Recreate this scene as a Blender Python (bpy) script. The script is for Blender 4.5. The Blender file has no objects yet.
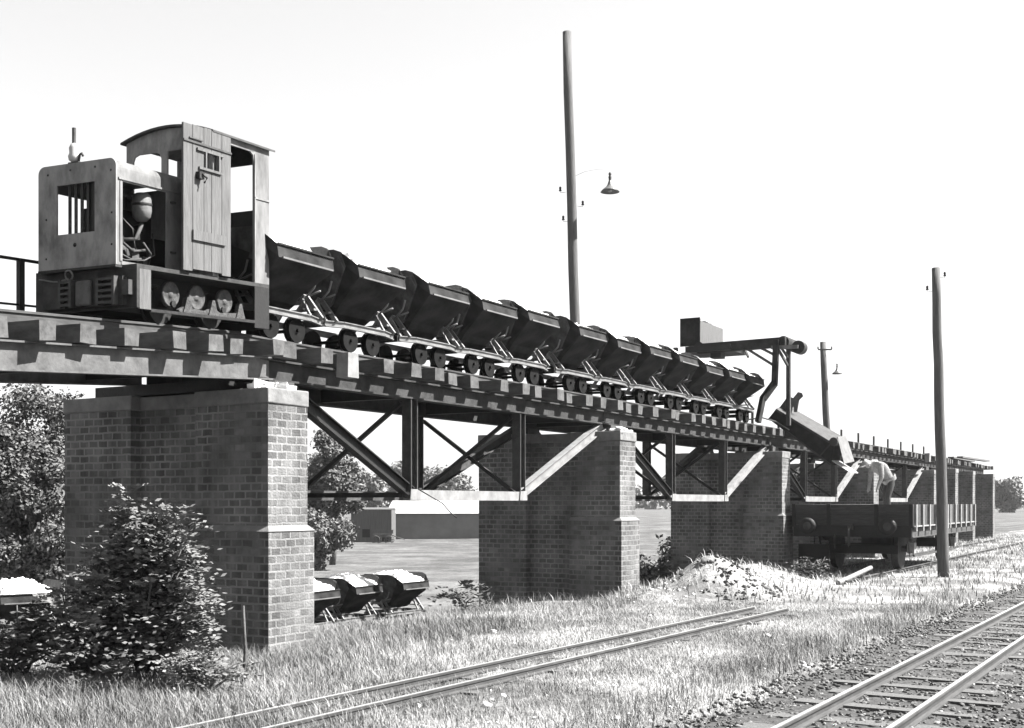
import bpy, math, random
import numpy as np
from mathutils import Vector, Matrix, Euler
R = math.radians
random.seed(7); rng = np.random.default_rng(7)
sc = bpy.context.scene
col = sc.collection

# ------------------------------------------------------------------ camera, world, sun
EYE = 1.6; F = 1200.0; HY = 503.0
cam_d = bpy.data.cameras.new("camera"); cam = bpy.data.objects.new("camera", cam_d); col.objects.link(cam)
cam.location = (0, 0, EYE); cam.rotation_euler = (R(90), 0, 0)
cam_d.sensor_width = 36; cam_d.lens = F / 1024 * 36; cam_d.shift_y = (HY - 364) / 1024
cam_d.clip_start = 0.1; cam_d.clip_end = 6000
sc.camera = cam
SUN_EL = 48.0; SUN_ROT = 89.0
w = bpy.data.worlds.new("World"); sc.world = w; w.use_nodes = True
nt = w.node_tree; nt.nodes.clear()
sky = nt.nodes.new("ShaderNodeTexSky"); sky.sky_type = 'NISHITA'; sky.sun_disc = False
sky.sun_elevation = R(SUN_EL); sky.sun_rotation = R(SUN_ROT)
sky.air_density = 3.0; sky.dust_density = 0.5; sky.ozone_density = 1.0
bw = nt.nodes.new("ShaderNodeRGBToBW"); bg = nt.nodes.new("ShaderNodeBackground"); wo = nt.nodes.new("ShaderNodeOutputWorld")
nt.links.new(sky.outputs[0], bw.inputs[0]); nt.links.new(bw.outputs[0], bg.inputs[0]); nt.links.new(bg.outputs[0], wo.inputs[0])
bg.inputs[1].default_value = 0.036
sun_d = bpy.data.lights.new("sun", 'SUN'); sun_d.energy = 5.0; sun_d.angle = R(0.5); sun_d.color = (1, 0.985, 0.965)
sun = bpy.data.objects.new("sun", sun_d); col.objects.link(sun)
S = Vector((math.sin(R(SUN_ROT)) * math.cos(R(SUN_EL)), math.cos(R(SUN_ROT)) * math.cos(R(SUN_EL)), math.sin(R(SUN_EL))))
sun.rotation_euler = S.to_track_quat('Z', 'Y').to_euler(); sun.location = S * 60
vs = sc.view_settings; vs.view_transform = 'Standard'; vs.look = 'None'; vs.exposure = 2.55; vs.gamma = 1; vs.use_curve_mapping = False
sc.cycles.max_bounces = 6; sc.cycles.diffuse_bounces = 3

# ------------------------------------------------------------------ frames
U = Vector((.4974, .8675, 0)); V = Vector((-.8675, .4974, 0)); O = Vector((-2.48, 12.2, 0))
MV = Matrix.Translation(O) @ Matrix.Rotation(math.atan2(U.y, U.x), 4, 'Z')          # viaduct frame: x along it, y across to the back
ANG2 = math.atan2(.921, .390)
ML = (Matrix.Translation(Vector((-3.415, 13.08, 3.47))) @ Matrix.Rotation(ANG2, 4, 'Z')
      )                                     # climbing left span: origin at rail top, middle of the track
I4 = Matrix.Identity(4)
def st(x, y):
    dx, dy = x - O.x, y - O.y
    return dx * U.x + dy * U.y, dx * V.x + dy * V.y          # t, s
def gp(px, py, z=0.0):
    Y = (EYE - z) * F / (py - HY); return Vector(((px - 512) / F * Y, Y, z))

# ------------------------------------------------------------------ materials
def new_mat(name):
    m = bpy.data.materials.new(name); m.use_nodes = True; t = m.node_tree
    return m, t, t.nodes, t.links, t.nodes["Principled BSDF"]
def g(v, a=1): return (v, v, v, a)
KA = 0.42
def mat(name, lo, hi, scale=6, rough=.8, metal=0, bump=.3, bscale=None, detail=6, island=0.0, streak=None, lo2=None, spec=.3, dist=0.02, pos=(.3, .7)):
    lo *= KA; hi *= KA
    m, t, N, L, P = new_mat(name)
    tc = N.new("ShaderNodeTexCoord"); src = tc.outputs["Object"]
    mp = N.new("ShaderNodeMapping"); L.new(src, mp.inputs[0])
    if streak: mp.inputs["Scale"].default_value = streak
    n = N.new("ShaderNodeTexNoise"); n.inputs["Scale"].default_value = scale; n.inputs["Detail"].default_value = detail; n.inputs["Roughness"].default_value = .65
    L.new(mp.outputs[0], n.inputs[0])
    r = N.new("ShaderNodeValToRGB"); e = r.color_ramp.elements
    e[0].position = pos[0]; e[1].position = pos[1]; e[0].color = g(lo); e[1].color = g(hi)
    L.new(n.outputs[0], r.inputs[0]); out = r.outputs[0]
    if island:
        ge = N.new("ShaderNodeNewGeometry"); mr = N.new("ShaderNodeMapRange"); L.new(ge.outputs["Random Per Island"], mr.inputs[0])
        mr.inputs[3].default_value = 1 - island; mr.inputs[4].default_value = 1 + island
        mx = N.new("ShaderNodeMix"); mx.data_type = 'RGBA'; mx.blend_type = 'MULTIPLY'; mx.inputs[0].default_value = 1
        L.new(out, mx.inputs[6]); L.new(mr.outputs[0], mx.inputs[7]); out = mx.outputs[2]
    L.new(out, P.inputs["Base Color"])
    P.inputs["Roughness"].default_value = rough; P.inputs["Metallic"].default_value = metal
    P.inputs["Specular IOR Level"].default_value = spec
    if bump:
        n2 = N.new("ShaderNodeTexNoise"); n2.inputs["Scale"].default_value = bscale or scale * 3; n2.inputs["Detail"].default_value = 5
        L.new(mp.outputs[0], n2.inputs[0])
        b = N.new("ShaderNodeBump"); b.inputs["Strength"].default_value = bump; b.inputs["Distance"].default_value = dist
        L.new(n2.outputs[0], b.inputs["Height"]); L.new(b.outputs[0], P.inputs["Normal"])
    return m
def brick_mat(name, c1, c2, mortar):
    m, t, N, L, P = new_mat(name)
    uv = N.new("ShaderNodeUVMap"); uv.uv_map = "UVMap"
    wob = N.new("ShaderNodeTexNoise"); wob.inputs["Scale"].default_value = 9; L.new(uv.outputs[0], wob.inputs[0])
    sub = N.new("ShaderNodeVectorMath"); sub.operation = 'SUBTRACT'; L.new(wob.outputs[1], sub.inputs[0]); sub.inputs[1].default_value = (.5, .5, .5)
    sca = N.new("ShaderNodeVectorMath"); sca.operation = 'SCALE'; L.new(sub.outputs[0], sca.inputs[0]); sca.inputs["Scale"].default_value = .022
    add = N.new("ShaderNodeVectorMath"); L.new(uv.outputs[0], add.inputs[0]); L.new(sca.outputs[0], add.inputs[1])
    b = N.new("ShaderNodeTexBrick"); L.new(add.outputs[0], b.inputs[0])
    b.inputs["Color1"].default_value = g(0); b.inputs["Color2"].default_value = g(1); b.inputs["Mortar"].default_value = g(.5)
    b.inputs["Scale"].default_value = 1; b.inputs["Mortar Size"].default_value = .011; b.inputs["Mortar Smooth"].default_value = .2
    b.inputs["Brick Width"].default_value = .15; b.inputs["Row Height"].default_value = .082; b.inputs["Bias"].default_value = 0
    n = N.new("ShaderNodeTexNoise"); n.inputs["Scale"].default_value = 2.2; n.inputs["Detail"].default_value = 8; n.inputs["Roughness"].default_value = .7; L.new(uv.outputs[0], n.inputs[0])
    cr = N.new("ShaderNodeMapRange"); L.new(b.outputs["Color"], cr.inputs[0]); cr.inputs[3].default_value = c1; cr.inputs[4].default_value = c2
    nm = N.new("ShaderNodeMapRange"); L.new(n.outputs[0], nm.inputs[0]); nm.inputs[1].default_value = .25; nm.inputs[2].default_value = .75; nm.inputs[3].default_value = .55; nm.inputs[4].default_value = 1.5
    mps = N.new("ShaderNodeMapping"); L.new(uv.outputs[0], mps.inputs[0]); mps.inputs["Scale"].default_value = (5, .45, 1)
    ns = N.new("ShaderNodeTexNoise"); ns.inputs["Scale"].default_value = 1.3; ns.inputs["Detail"].default_value = 6; L.new(mps.outputs[0], ns.inputs[0])
    sr = N.new("ShaderNodeMapRange"); L.new(ns.outputs[0], sr.inputs[0]); sr.inputs[1].default_value = .3; sr.inputs[2].default_value = .6; sr.inputs[3].default_value = .5; sr.inputs[4].default_value = 1.05
    m0 = N.new("ShaderNodeMath"); m0.operation = 'MULTIPLY'; L.new(cr.outputs[0], m0.inputs[0]); L.new(sr.outputs[0], m0.inputs[1])
    mu = N.new("ShaderNodeMath"); mu.operation = 'MULTIPLY'; L.new(m0.outputs[0], mu.inputs[0]); L.new(nm.outputs[0], mu.inputs[1])
    n3 = N.new("ShaderNodeTexNoise"); n3.inputs["Scale"].default_value = 1.1; n3.inputs["Detail"].default_value = 4; L.new(uv.outputs[0], n3.inputs[0])
    mo = N.new("ShaderNodeMapRange"); L.new(n3.outputs[0], mo.inputs[0]); mo.inputs[1].default_value = .35; mo.inputs[2].default_value = .65; mo.inputs[3].default_value = mortar * .5; mo.inputs[4].default_value = mortar * 1.2
    mx = N.new("ShaderNodeMix"); mx.data_type = 'RGBA'; L.new(b.outputs["Fac"], mx.inputs[0]); L.new(mu.outputs[0], mx.inputs[6]); L.new(mo.outputs[0], mx.inputs[7])
    L.new(mx.outputs[2], P.inputs["Base Color"]); P.inputs["Roughness"].default_value = .9; P.inputs["Specular IOR Level"].default_value = .15
    n2 = N.new("ShaderNodeTexNoise"); n2.inputs["Scale"].default_value = 40; L.new(uv.outputs[0], n2.inputs[0])
    inv = N.new("ShaderNodeMath"); inv.operation = 'MULTIPLY_ADD'; L.new(b.outputs["Fac"], inv.inputs[0]); inv.inputs[1].default_value = -1.0; L.new(n2.outputs[0], inv.inputs[2])
    bp = N.new("ShaderNodeBump"); bp.inputs["Strength"].default_value = .8; bp.inputs["Distance"].default_value = .012; L.new(inv.outputs[0], bp.inputs["Height"]); L.new(bp.outputs[0], P.inputs["Normal"])
    return m
M = {}
M['brick'] = brick_mat('brickwork', .06, .11, .145)
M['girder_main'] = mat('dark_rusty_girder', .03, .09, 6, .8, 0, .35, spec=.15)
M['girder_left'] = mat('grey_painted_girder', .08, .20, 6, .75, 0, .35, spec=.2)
M['concrete'] = mat('concrete', .18, .34, 5, bump=.5)
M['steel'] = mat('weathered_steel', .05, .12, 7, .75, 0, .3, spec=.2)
M['steel_pale'] = mat('pale_worn_steel', .13, .25, 8, .75, 0, .3)
M['steel_dark'] = mat('dark_steel', .014, .036, 9, .6, .2, .3)
M['truss_pale'] = mat('sunlit_truss_pale_timber', .20, .40, 6, .7, 0, .2)  # truss sunlight is put into this pale colour; also serves pale timber
M['rail'] = mat('rail_steel', .05, .12, 14, .75, 0, .2, streak=(.3, 6, 1), spec=.2)
M['rail_top'] = mat('polished_rail', .8, 1.2, 14, .3, .7, .1)
M['chassis_dk'] = mat('greasy_casting', .03, .13, 14, .7, 0, .5, spec=.2)
M['wheel'] = mat('oily_wheel', .008, .02, 9, .9, 0, .2, spec=.08)
M['rail_worn'] = mat('rusty_rail_head', .3, .5, 14, .6, 0, .1)
M['wood'] = mat('weathered_sleeper_wood', .05, .17, 3, .9, 0, .3, streak=(3, 1, 3), bscale=8, island=.35)
M['plank'] = mat('grey_plank', .10, .20, 4, .85, 0, .5, streak=(9, 9, .8), bscale=14, island=.25)
M['pole'] = mat('tarred_pole_wood', .09, .20, 4, .85, 0, .6, streak=(9, 9, .7), bscale=14)
M['paint'] = mat('shade_lifted_loco_paint', .12, .40, 6, .75, 0, .6, spec=.2, streak=(1, 1, .5), pos=(.25, .6), bscale=2.2, dist=.05)  # for loco faces turned from the sun, lightened to lift their shade
M['paint_sun'] = mat('sun_toned_loco_paint', .09, .28, 6, .75, 0, .6, spec=.2, streak=(1, 1, .4), pos=(.25, .6), bscale=2.2, dist=.05)  # for the sunlit loco side, toned down against the sun
M['hopper'] = mat('rusty_hopper_steel', .012, .085, 3, .85, 0, .35, spec=.12, pos=(.35, .75))
M['hop_side'] = mat('worn_hopper_end', .05, .22, 5, .85, 0, .35, spec=.12)
M['chassis'] = mat('worn_underframe', .16, .42, 6, .5, .3, .3)
M['stone'] = mat('pale_chalk_stone', .95, 1.75, 7, .9, 0, .6, island=.2, bscale=20)
M['stone_dark'] = mat('grey_rubble', .10, .30, 7, .9, 0, .6, island=.5)
M['foliage'] = mat('leaf', .13, .24, 3, .9, 0, 0, island=.3, spec=.15)
M['foliage_lt'] = mat('pale_leaf', .17, .26, 3, .9, 0, 0, island=.3, spec=.15)
M['foliage_far'] = mat('distant_leaf', .14, .28, .6, .8, 0, 0, island=.3)
M['bark'] = mat('bark', .06, .16, 8, .9, 0, .6)
M['wagon'] = mat('wagon_planks', .03, .10, 4, .7, 0, .4, streak=(1, 1, 8))
M['wagon_rib'] = mat('wagon_stakes', .25, .5, 8, .6, .1, .2)
M['glass_lamp'] = mat('enamel_lamp', .5, .7, 5, .35, 0, 0)
M['roofing'] = mat('sheet_roof', .55, .75, 1, .7, 0, .1)
M['shed_wall'] = mat('shed_wall', .22, .32, .7, .9, 0, .1)
M['shed_dark'] = mat('dark_boards', .09, .18, 2, .9, 0, .1, streak=(8, 8, .5))
M['skin'] = mat('skin', .3, .4, 8, .6, 0, .05)
M['shirt'] = mat('work_shirt', .2, .45, 14, .9, 0, .9)
M['trousers'] = mat('dark_trousers', .03, .06, 9, .9, 0, .5)
M['hat'] = mat('pale_cap', .5, .65, 9, .9, 0, .2)
M['black'] = mat('plain_black', .006, .014, 9, .8, 0, .2)

# ------------------------------------------------------------------ mesh builder
def orient(d, up=Vector((0, 0, 1))):
    x = Vector(d).normalized(); up = Vector(up)
    if abs(x.dot(up.normalized())) > .99: up = Vector((0, 1, 0))
    y = up.cross(x).normalized(); z = x.cross(y)
    return Matrix((x, y, z)).transposed()
SHEAR = set()      # things on the climbing span: their meshes rise with x
class MB:
    def __init__(s): s.v = []; s.f = []; s.m = []; s.sm = []
    def add(s, vs, fs, mi=0, smooth=False):
        b = len(s.v); s.v += [tuple(v) for v in vs]; s.f += [tuple(i + b for i in f) for f in fs]; s.m += [mi] * len(fs); s.sm += [smooth] * len(fs); return s
    def box(s, c, d, rot=None, mi=0, jit=0):
        c = Vector(c); hx, hy, hz = d[0] / 2, d[1] / 2, d[2] / 2
        vs = []
        for i in (-1, 1):
            for j in (-1, 1):
                for k in (-1, 1):
                    p = Vector((i * hx, j * hy, k * hz))
                    if jit: p += Vector((random.uniform(-jit, jit), random.uniform(-jit, jit), random.uniform(-jit, jit)))
                    if rot: p = rot @ p
                    vs.append(c + p)
        return s.add(vs, [(0, 1, 3, 2), (4, 6, 7, 5), (0, 4, 5, 1), (2, 3, 7, 6), (0, 2, 6, 4), (1, 5, 7, 3)], mi)
    def bb(s, x0, x1, y0, y1, z0, z1, mi=0): return s.box(((x0 + x1) / 2, (y0 + y1) / 2, (z0 + z1) / 2), (x1 - x0, y1 - y0, z1 - z0), mi=mi)
    def beam(s, p0, p1, w, h, up=(0, 0, 1), mi=0, jit=0):
        p0, p1 = Vector(p0), Vector(p1); return s.box((p0 + p1) / 2, ((p1 - p0).length, w, h), orient(p1 - p0, up), mi, jit)
    def ibeam(s, p0, p1, w, h, up=(0, 0, 1), tf=.018, tw=.014, mi=0):
        p0, p1 = Vector(p0), Vector(p1); Rm = orient(p1 - p0, up); c = (p0 + p1) / 2; L = (p1 - p0).length
        s.box(c + Rm @ Vector((0, 0, h / 2 - tf / 2)), (L, w, tf), Rm, mi); s.box(c - Rm @ Vector((0, 0, h / 2 - tf / 2)), (L, w, tf), Rm, mi)
        return s.box(c, (L, tw, h - 2 * tf), Rm, mi)
    def cyl(s, p0, p1, r0, r1=None, n=12, caps=True, mi=0, smooth=True, twist=0):
        r1 = r0 if r1 is None else r1; p0, p1 = Vector(p0), Vector(p1); Rm = orient(p1 - p0); vs = []
        for p, r in ((p0, r0), (p1, r1)):
            for i in range(n):
                a = 2 * math.pi * i / n; vs.append(p + Rm @ Vector((0, r * math.cos(a), r * math.sin(a))))
        s.add(vs, [(i, (i + 1) % n, n + (i + 1) % n, n + i) for i in range(n)], mi, smooth)
        if caps: s.add(vs[:n], [tuple(reversed(range(n)))], mi); s.add(vs[n:], [tuple(range(n))], mi)
        return s
    def tube(s, pts, r, n=6, mi=0, taper=None):
        pts = [Vector(p) for p in pts]; rings = []
        for i, p in enumerate(pts):
            d = (pts[min(i + 1, len(pts) - 1)] - pts[max(i - 1, 0)]); Rm = orient(d); rr = r * (1 if not taper else 1 + (taper - 1) * i / (len(pts) - 1))
            rings.append([p + Rm @ Vector((0, rr * math.cos(2 * math.pi * k / n), rr * math.sin(2 * math.pi * k / n))) for k in range(n)])
        vs = [q for r_ in rings for q in r_]; fs = []
        for i in range(len(pts) - 1):
            for k in range(n): fs.append((i * n + k, i * n + (k + 1) % n, (i + 1) * n + (k + 1) % n, (i + 1) * n + k))
        fs += [tuple(reversed(range(n))), tuple(range((len(pts) - 1) * n, len(pts) * n))]
        return s.add(vs, fs, mi, True)
    def extr(s, poly, axis, a, b, mi=0):
        # poly in the plane normal to axis; axis 0: (y,z), axis 1: (x,z), axis 2: (x,y)
        def P(q, d): return (d, q[0], q[1]) if axis == 0 else ((q[0], d, q[1]) if axis == 1 else (q[0], q[1], d))
        n = len(poly); vs = [P(q, a) for q in poly] + [P(q, b) for q in poly]
        return s.add(vs, [tuple(range(n)), tuple(reversed(range(n, 2 * n)))] + [(i, n + i, n + (i + 1) % n, (i + 1) % n) for i in range(n)], mi)
    def lathe(s, prof, c=(0, 0, 0), n=18, axis=None, mi=0):
        c = Vector(c); Rm = orient(axis) if axis else None; vs = []
        for (r, z) in prof:
            for k in range(n):
                a = 2 * math.pi * k / n; p = Vector((z, r * math.cos(a), r * math.sin(a))) if Rm else Vector((r * math.cos(a), r * math.sin(a), z))
                vs.append(c + (Rm @ p if Rm else p))
        fs = [(i * n + k, i * n + (k + 1) % n, (i + 1) * n + (k + 1) % n, (i + 1) * n + k) for i in range(len(prof) - 1) for k in range(n)]
        return s.add(vs, fs, mi, True)
    def build(s, name, mats, parent=None, M4=None, label=None, cat=None, group=None, kind=None, bevel=0):
        if parent is not None and parent.name in SHEAR: s.v = [(v[0], v[1], v[2] + .0744 * v[0]) for v in s.v]
        me = bpy.data.meshes.new(name); me.from_pydata(s.v, [], s.f); me.update()
        n = len(me.polygons)
        me.polygons.foreach_set("material_index", s.m); me.polygons.foreach_set("use_smooth", s.sm)
        import bmesh
        bm = bmesh.new(); bm.from_mesh(me); bmesh.ops.recalc_face_normals(bm, faces=bm.faces); bm.to_mesh(me); bm.free()
        uvl = me.uv_layers.new(name="UVMap")
        for p in me.polygons:
            nx, ny, nz = abs(p.normal.x), abs(p.normal.y), abs(p.normal.z)
            for li in p.loop_indices:
                co = me.vertices[me.loops[li].vertex_index].co
                uvl.data[li].uv = (co.y + 3.37, co.z) if nx >= ny and nx >= nz else ((co.x + 5.11, co.z) if ny >= nz else (co.x, co.y))
        for q in (mats if isinstance(mats, (list, tuple)) else [mats]): me.materials.append(q)
        o = bpy.data.objects.new(name, me); col.objects.link(o)
        if parent: o.parent = parent
        elif M4 is not None: o.matrix_world = M4
        if bevel:
            b = o.modifiers.new("bevel", 'BEVEL'); b.width = bevel; b.segments = 2; b.limit_method = 'ANGLE'
        tag(o, label, cat, group, kind); return o
def tag(o, label=None, cat=None, group=None, kind=None):
    if label: o['label'] = label
    if cat: o['category'] = cat
    if group: o['group'] = group
    if kind: o['kind'] = kind
    return o
def thing(name, label, cat, M4=I4, at=(0, 0, 0), group=None):
    o = bpy.data.objects.new(name, None); col.objects.link(o); o.empty_display_size = .2
    if M4 is ML: SHEAR.add(o.name)
    o.matrix_world = M4 @ Matrix.Translation(Vector(at)); return tag(o, label, cat, group)
def copy_tree(o, parent=None):
    c = o.copy(); col.objects.link(c)
    if parent: c.parent = parent
    for ch in [x for x in list(bpy.data.objects) if x.parent == o]: copy_tree(ch, c)
    return c
def raw_mesh(name, verts, faces_flat, nper, material, **kw):
    me = bpy.data.meshes.new(name); nv = len(verts); nf = len(faces_flat) // nper
    me.vertices.add(nv); me.vertices.foreach_set("co", np.asarray(verts, dtype=np.float32).ravel())
    me.loops.add(nf * nper); me.loops.foreach_set("vertex_index", np.asarray(faces_flat, dtype=np.int32).ravel())
    me.polygons.add(nf); me.polygons.foreach_set("loop_start", np.arange(0, nf * nper, nper, dtype=np.int32))
    me.update(calc_edges=True); me.validate()
    me.materials.append(material)
    o = bpy.data.objects.new(name, me); col.objects.link(o)
    p = kw.pop('parent', None)
    if p: o.parent = p
    tag(o, **kw); return o

# ------------------------------------------------------------------ terrain
def smooth(a, b, x):
    t = np.clip((x - a) / (b - a), 0, 1); return t * t * (3 - 2 * t)
_ph = rng.uniform(0, 6.28, (12, 2)); _fr = rng.normal(0, 1, (12, 2))
def wob(x, y, sc_):
    r = 0
    for i in range(12): r = r + np.sin(x * _fr[i, 0] * sc_ + _ph[i, 0]) * np.cos(y * _fr[i, 1] * sc_ + _ph[i, 1])
    return r / 12
def height(x, y):
    x = np.asarray(x, float); y = np.asarray(y, float)
    dx, dy = x - O.x, y - O.y; t = dx * U.x + dy * U.y; s = dx * V.x + dy * V.y
    z = -1.6 * smooth(.8, 6.6, s) * (1 - smooth(55, 140, t))
    near = (np.hypot(x, y) < 60)
    z = z + near * (.05 * wob(x, y, 1.3) + .02 * wob(x + 9, y, 4.5)) * (1 - .95 * smooth(-8.2, -7.4, s) * (1 - smooth(-4.9, -4.0, s)))
    z = z - .045 * smooth(-7.5, -7.2, s) * (1 - smooth(-4.95, -4.7, s))
    z = z + .44 * (1 + .25 * wob(x * 3, y * 3, 2.2)) * np.exp(-(((t - 11.7) / 2.0) ** 2 + ((s + .8) / .9) ** 2)) + .42 * np.exp(-(((t - 10.3) / .7) ** 2 + ((s + .9) / .6) ** 2))
    z = z + .3 * np.exp(-(((t - 14.2) / 1.6) ** 2 + ((s + .3) / .8) ** 2)) + .22 * np.exp(-(((t - 8.3) / .8) ** 2 + ((s + .5) / .5) ** 2))
    return z
def axis(lo, hi, fine_lo, fine_hi, step):
    a = list(np.arange(fine_lo, fine_hi, step)); d = step; x = fine_hi; r = []
    while x < hi: r.append(x); d *= 1.14; x += d
    r.append(hi); l = []; d = step; x = fine_lo - step
    while x > lo: l.append(x); d *= 1.14; x -= d
    l.append(lo); return np.array(l[::-1] + a + r)
xs = axis(-3000, 3000, -12, 20, .16); ys = axis(-60, 4000, 5, 36, .16)
X, Y = np.meshgrid(xs, ys); Z = height(X, Y); nx_, ny_ = len(xs), len(ys)
idx = np.arange(nx_ * ny_).reshape(ny_, nx_)
q = np.stack([idx[:-1, :-1], idx[:-1, 1:], idx[1:, 1:], idx[1:, :-1]], -1).reshape(-1)
def ground_material():
    m, t, N, L, P = new_mat('dry_ground')
    tc = N.new("ShaderNodeTexCoord"); geo = tc.outputs["Object"]
    def noise(sc_, det=8, ro=.65):
        n = N.new("ShaderNodeTexNoise"); n.inputs["Scale"].default_value = sc_; n.inputs["Detail"].default_value = det; n.inputs["Roughness"].default_value = ro; L.new(geo, n.inputs[0]); return n.outputs[0]
    def rmp(src, a, b, lo, hi):
        r = N.new("ShaderNodeMapRange"); r.interpolation_type = 'SMOOTHSTEP'; L.new(src, r.inputs[0]); r.inputs[1].default_value = a; r.inputs[2].default_value = b; r.inputs[3].default_value = lo; r.inputs[4].default_value = hi; return r.outputs[0]
    def mix(f, a, b):
        x = N.new("ShaderNodeMix"); L.new(f, x.inputs[0])
        for v, i in ((a, 2), (b, 3)):
            if isinstance(v, float): x.inputs[i].default_value = v
            else: L.new(v, x.inputs[i])
        return x.outputs[0]
    dry = rmp(noise(.55), .4, .62, .08, .22); fine = rmp(noise(14), .3, .7, .7, 1.25)
    mul = N.new("ShaderNodeMath"); mul.operation = 'MULTIPLY'; L.new(dry, mul.inputs[0]); L.new(fine, mul.inputs[1])
    f1 = rmp(noise(.35), .35, .68, .045, .10); f2 = rmp(noise(4, 10, .8), .3, .7, .6, 1.35); fm = N.new('ShaderNodeMath'); fm.operation = 'MULTIPLY'; L.new(f1, fm.inputs[0]); L.new(f2, fm.inputs[1]); field = fm.outputs[0]
    sp = N.new("ShaderNodeVectorMath"); sp.operation = 'DOT_PRODUCT'; L.new(geo, sp.inputs[0]); sp.inputs[1].default_value = (V.x, V.y, 0)
    sfac = rmp(sp.outputs["Value"], O.dot(V) + 1.5, O.dot(V) + 4.0, 0.0, 1.0)
    dm = N.new("ShaderNodeVectorMath"); dm.operation = 'DISTANCE'; L.new(geo, dm.inputs[0]); q0 = MV @ Vector((11.9, -1.0, .3)); dm.inputs[1].default_value = tuple(q0)
    nd = N.new("ShaderNodeMath"); nd.operation = 'MULTIPLY_ADD'; L.new(noise(1.2), nd.inputs[0]); nd.inputs[1].default_value = 3.0; L.new(dm.outputs["Value"], nd.inputs[2])
    near_ = mix(rmp(nd.outputs[0], 2.4, 4.4, 1.0, 0.0), mul.outputs[0], rmp(noise(7), .3, .7, .08, .22))
    pr = N.new("ShaderNodeVectorMath"); pr.operation = 'DOT_PRODUCT'; L.new(geo, pr.inputs[0]); pr.inputs[1].default_value = (.8611, -.5085, 0)
    na = N.new("ShaderNodeMath"); na.operation = 'MULTIPLY_ADD'; L.new(noise(1.5), na.inputs[0]); na.inputs[1].default_value = 1.2; L.new(pr.outputs["Value"], na.inputs[2])
    near_ = mix(rmp(na.outputs[0], -.2 - .32 + .05, .1, 0.0, 1.0), near_, rmp(noise(12), .3, .7, .12, .26)) if False else near_
    c = mix(sfac, near_, field)
    L.new(c, P.inputs["Base Color"]); P.inputs["Roughness"].default_value = .95; P.inputs["Specular IOR Level"].default_value = .1
    b = N.new("ShaderNodeBump"); b.inputs["Strength"].default_value = .9; b.inputs["Distance"].default_value = .05; L.new(noise(9, 10, .75), b.inputs["Height"]); L.new(b.outputs[0], P.inputs["Normal"])
    return m
M['ground'] = ground_material()
gobj = raw_mesh('ground', np.stack([X, Y, Z], -1).reshape(-1, 3), q, 4, M['ground'], kind='structure')
gobj.data.polygons.foreach_set("use_smooth", [True] * len(gobj.data.polygons))
def hz(x, y): return float(height(x, y))

# ------------------------------------------------------------------ piers
GROUPP = 'brick piers of the viaduct'
def pier(t0, width, thick, label, top=2.78, low=True, sub=.5):
    p = thing('brick_pier', label, 'brick pier', MV, (t0, 0, 0), GROUPP)
    T = thick; a = width * .33; b = width * .65
    m = MB(); rd = .13
    zl = 1.34 if low else -sub
    # upper shaft: two pilasters and the recessed middle
    m.bb(0, T, 0, a, zl, top - .16); m.bb(0, T, b, width, zl, top - .16); m.bb(rd, T - rd, a, b, zl, top - .16)
    m.build('shaft', M['brick'], p)
    if low:
        m = MB(); e = .05
        m.bb(-e, T + e, -e, a + .01, -sub, zl - .03); m.bb(.002, T - .002, b, width, -sub, zl - .001); m.bb(rd, T - rd, a + .01, b, -sub, zl - .001)
        m.build('base_shaft', M['brick'], p)
        m = MB()
        for (y0, y1) in ((-e - .01, a + .02),):
            m.add([(-e - .01, y0, zl - .03), (T + e + .01, y0, zl - .03), (T + e + .01, y1, zl - .03), (-e - .01, y1, zl - .03),
                   (0.002, y0 + .06, zl + .03), (T - .002, y0 + .06, zl + .03), (T - .002, y1 - .012, zl + .03), (0.002, y1 - .012, zl + .03)],
                  [(0, 3, 2, 1), (4, 5, 6, 7), (0, 1, 5, 4), (1, 2, 6, 5), (2, 3, 7, 6), (3, 0, 4, 7)])
        m.build('ledge', M['concrete'], p)
    m = MB(); m.box((T / 2, a / 2, top - .08), (T + .03, a + .03, .16), jit=.006); m.box((T / 2, (b + width) / 2, top - .08), (T + .03, width - b + .03, .16), jit=.006)
    m.box((T / 2, (a + b) / 2, top - .085), (T - 2 * rd + .03, b - a - .034, .15)); m.build('cap', M['concrete'], p, bevel=.012)
    return p
pier_t = [0, 8.53, 17.29, 26.1, 35.2, 39.5, 43.6, 49.2]
pl = ['tall brick pier under the locomotive end of the viaduct, nearest of all piers',
      'stepped brick pier behind the small rubble heap, second from the locomotive',
      'brick pier standing beside the buffer end of the open goods wagon',
      'brick pier behind the bending workman in the wagon',
      'brick pier behind the near tall pole, at the end of the last trussed span',
      'slim brick pier first beyond the tall wooden pole',
      'slim brick pier second from the far end of the viaduct',
      'last brick pier carrying the stacked planks at the far end of the viaduct']
for i, t0 in enumerate(pier_t):
    pier(t0, 3.03 if i == 0 else 2.7, .62, pl[i], low=(i < 4), top=2.78 if i < 5 else 2.93)
m = MB(); m.bb(.08, .55, .75, 2.62, 2.785, 2.90); m.build('gap_packing', M['steel_dark'], M4=MV.copy(), label='dark packing added to close the bright gap under the girders on the nearest pier', cat='gap packing')  # added to cover the bright gap between pier top and girders
# crumbled mortar on the near pier tops
for i in (0, 1, 3):
    m = MB()
    for k in range(14):
        rr = random.uniform(.03, .08); c = Vector((random.uniform(.05, .55), random.uniform(.02, .3), 2.78 + rr * .4))
        m.box(c, (rr * 2, rr * 1.6, rr), Euler((random.uniform(-.3, .3), random.uniform(-.3, .3), random.uniform(0, 3))).to_matrix(), jit=rr * .2)
    m.build('loose_mortar', M['stone'], M4=MV @ Matrix.Translation((pier_t[i], 0, 0)), label=['pale mortar lumps on top of the nearest brick pier', 'pale mortar lumps on the second brick pier under the train', '', 'white mortar lumps on the brick pier behind the workman'][i], cat='rubble')

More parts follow.
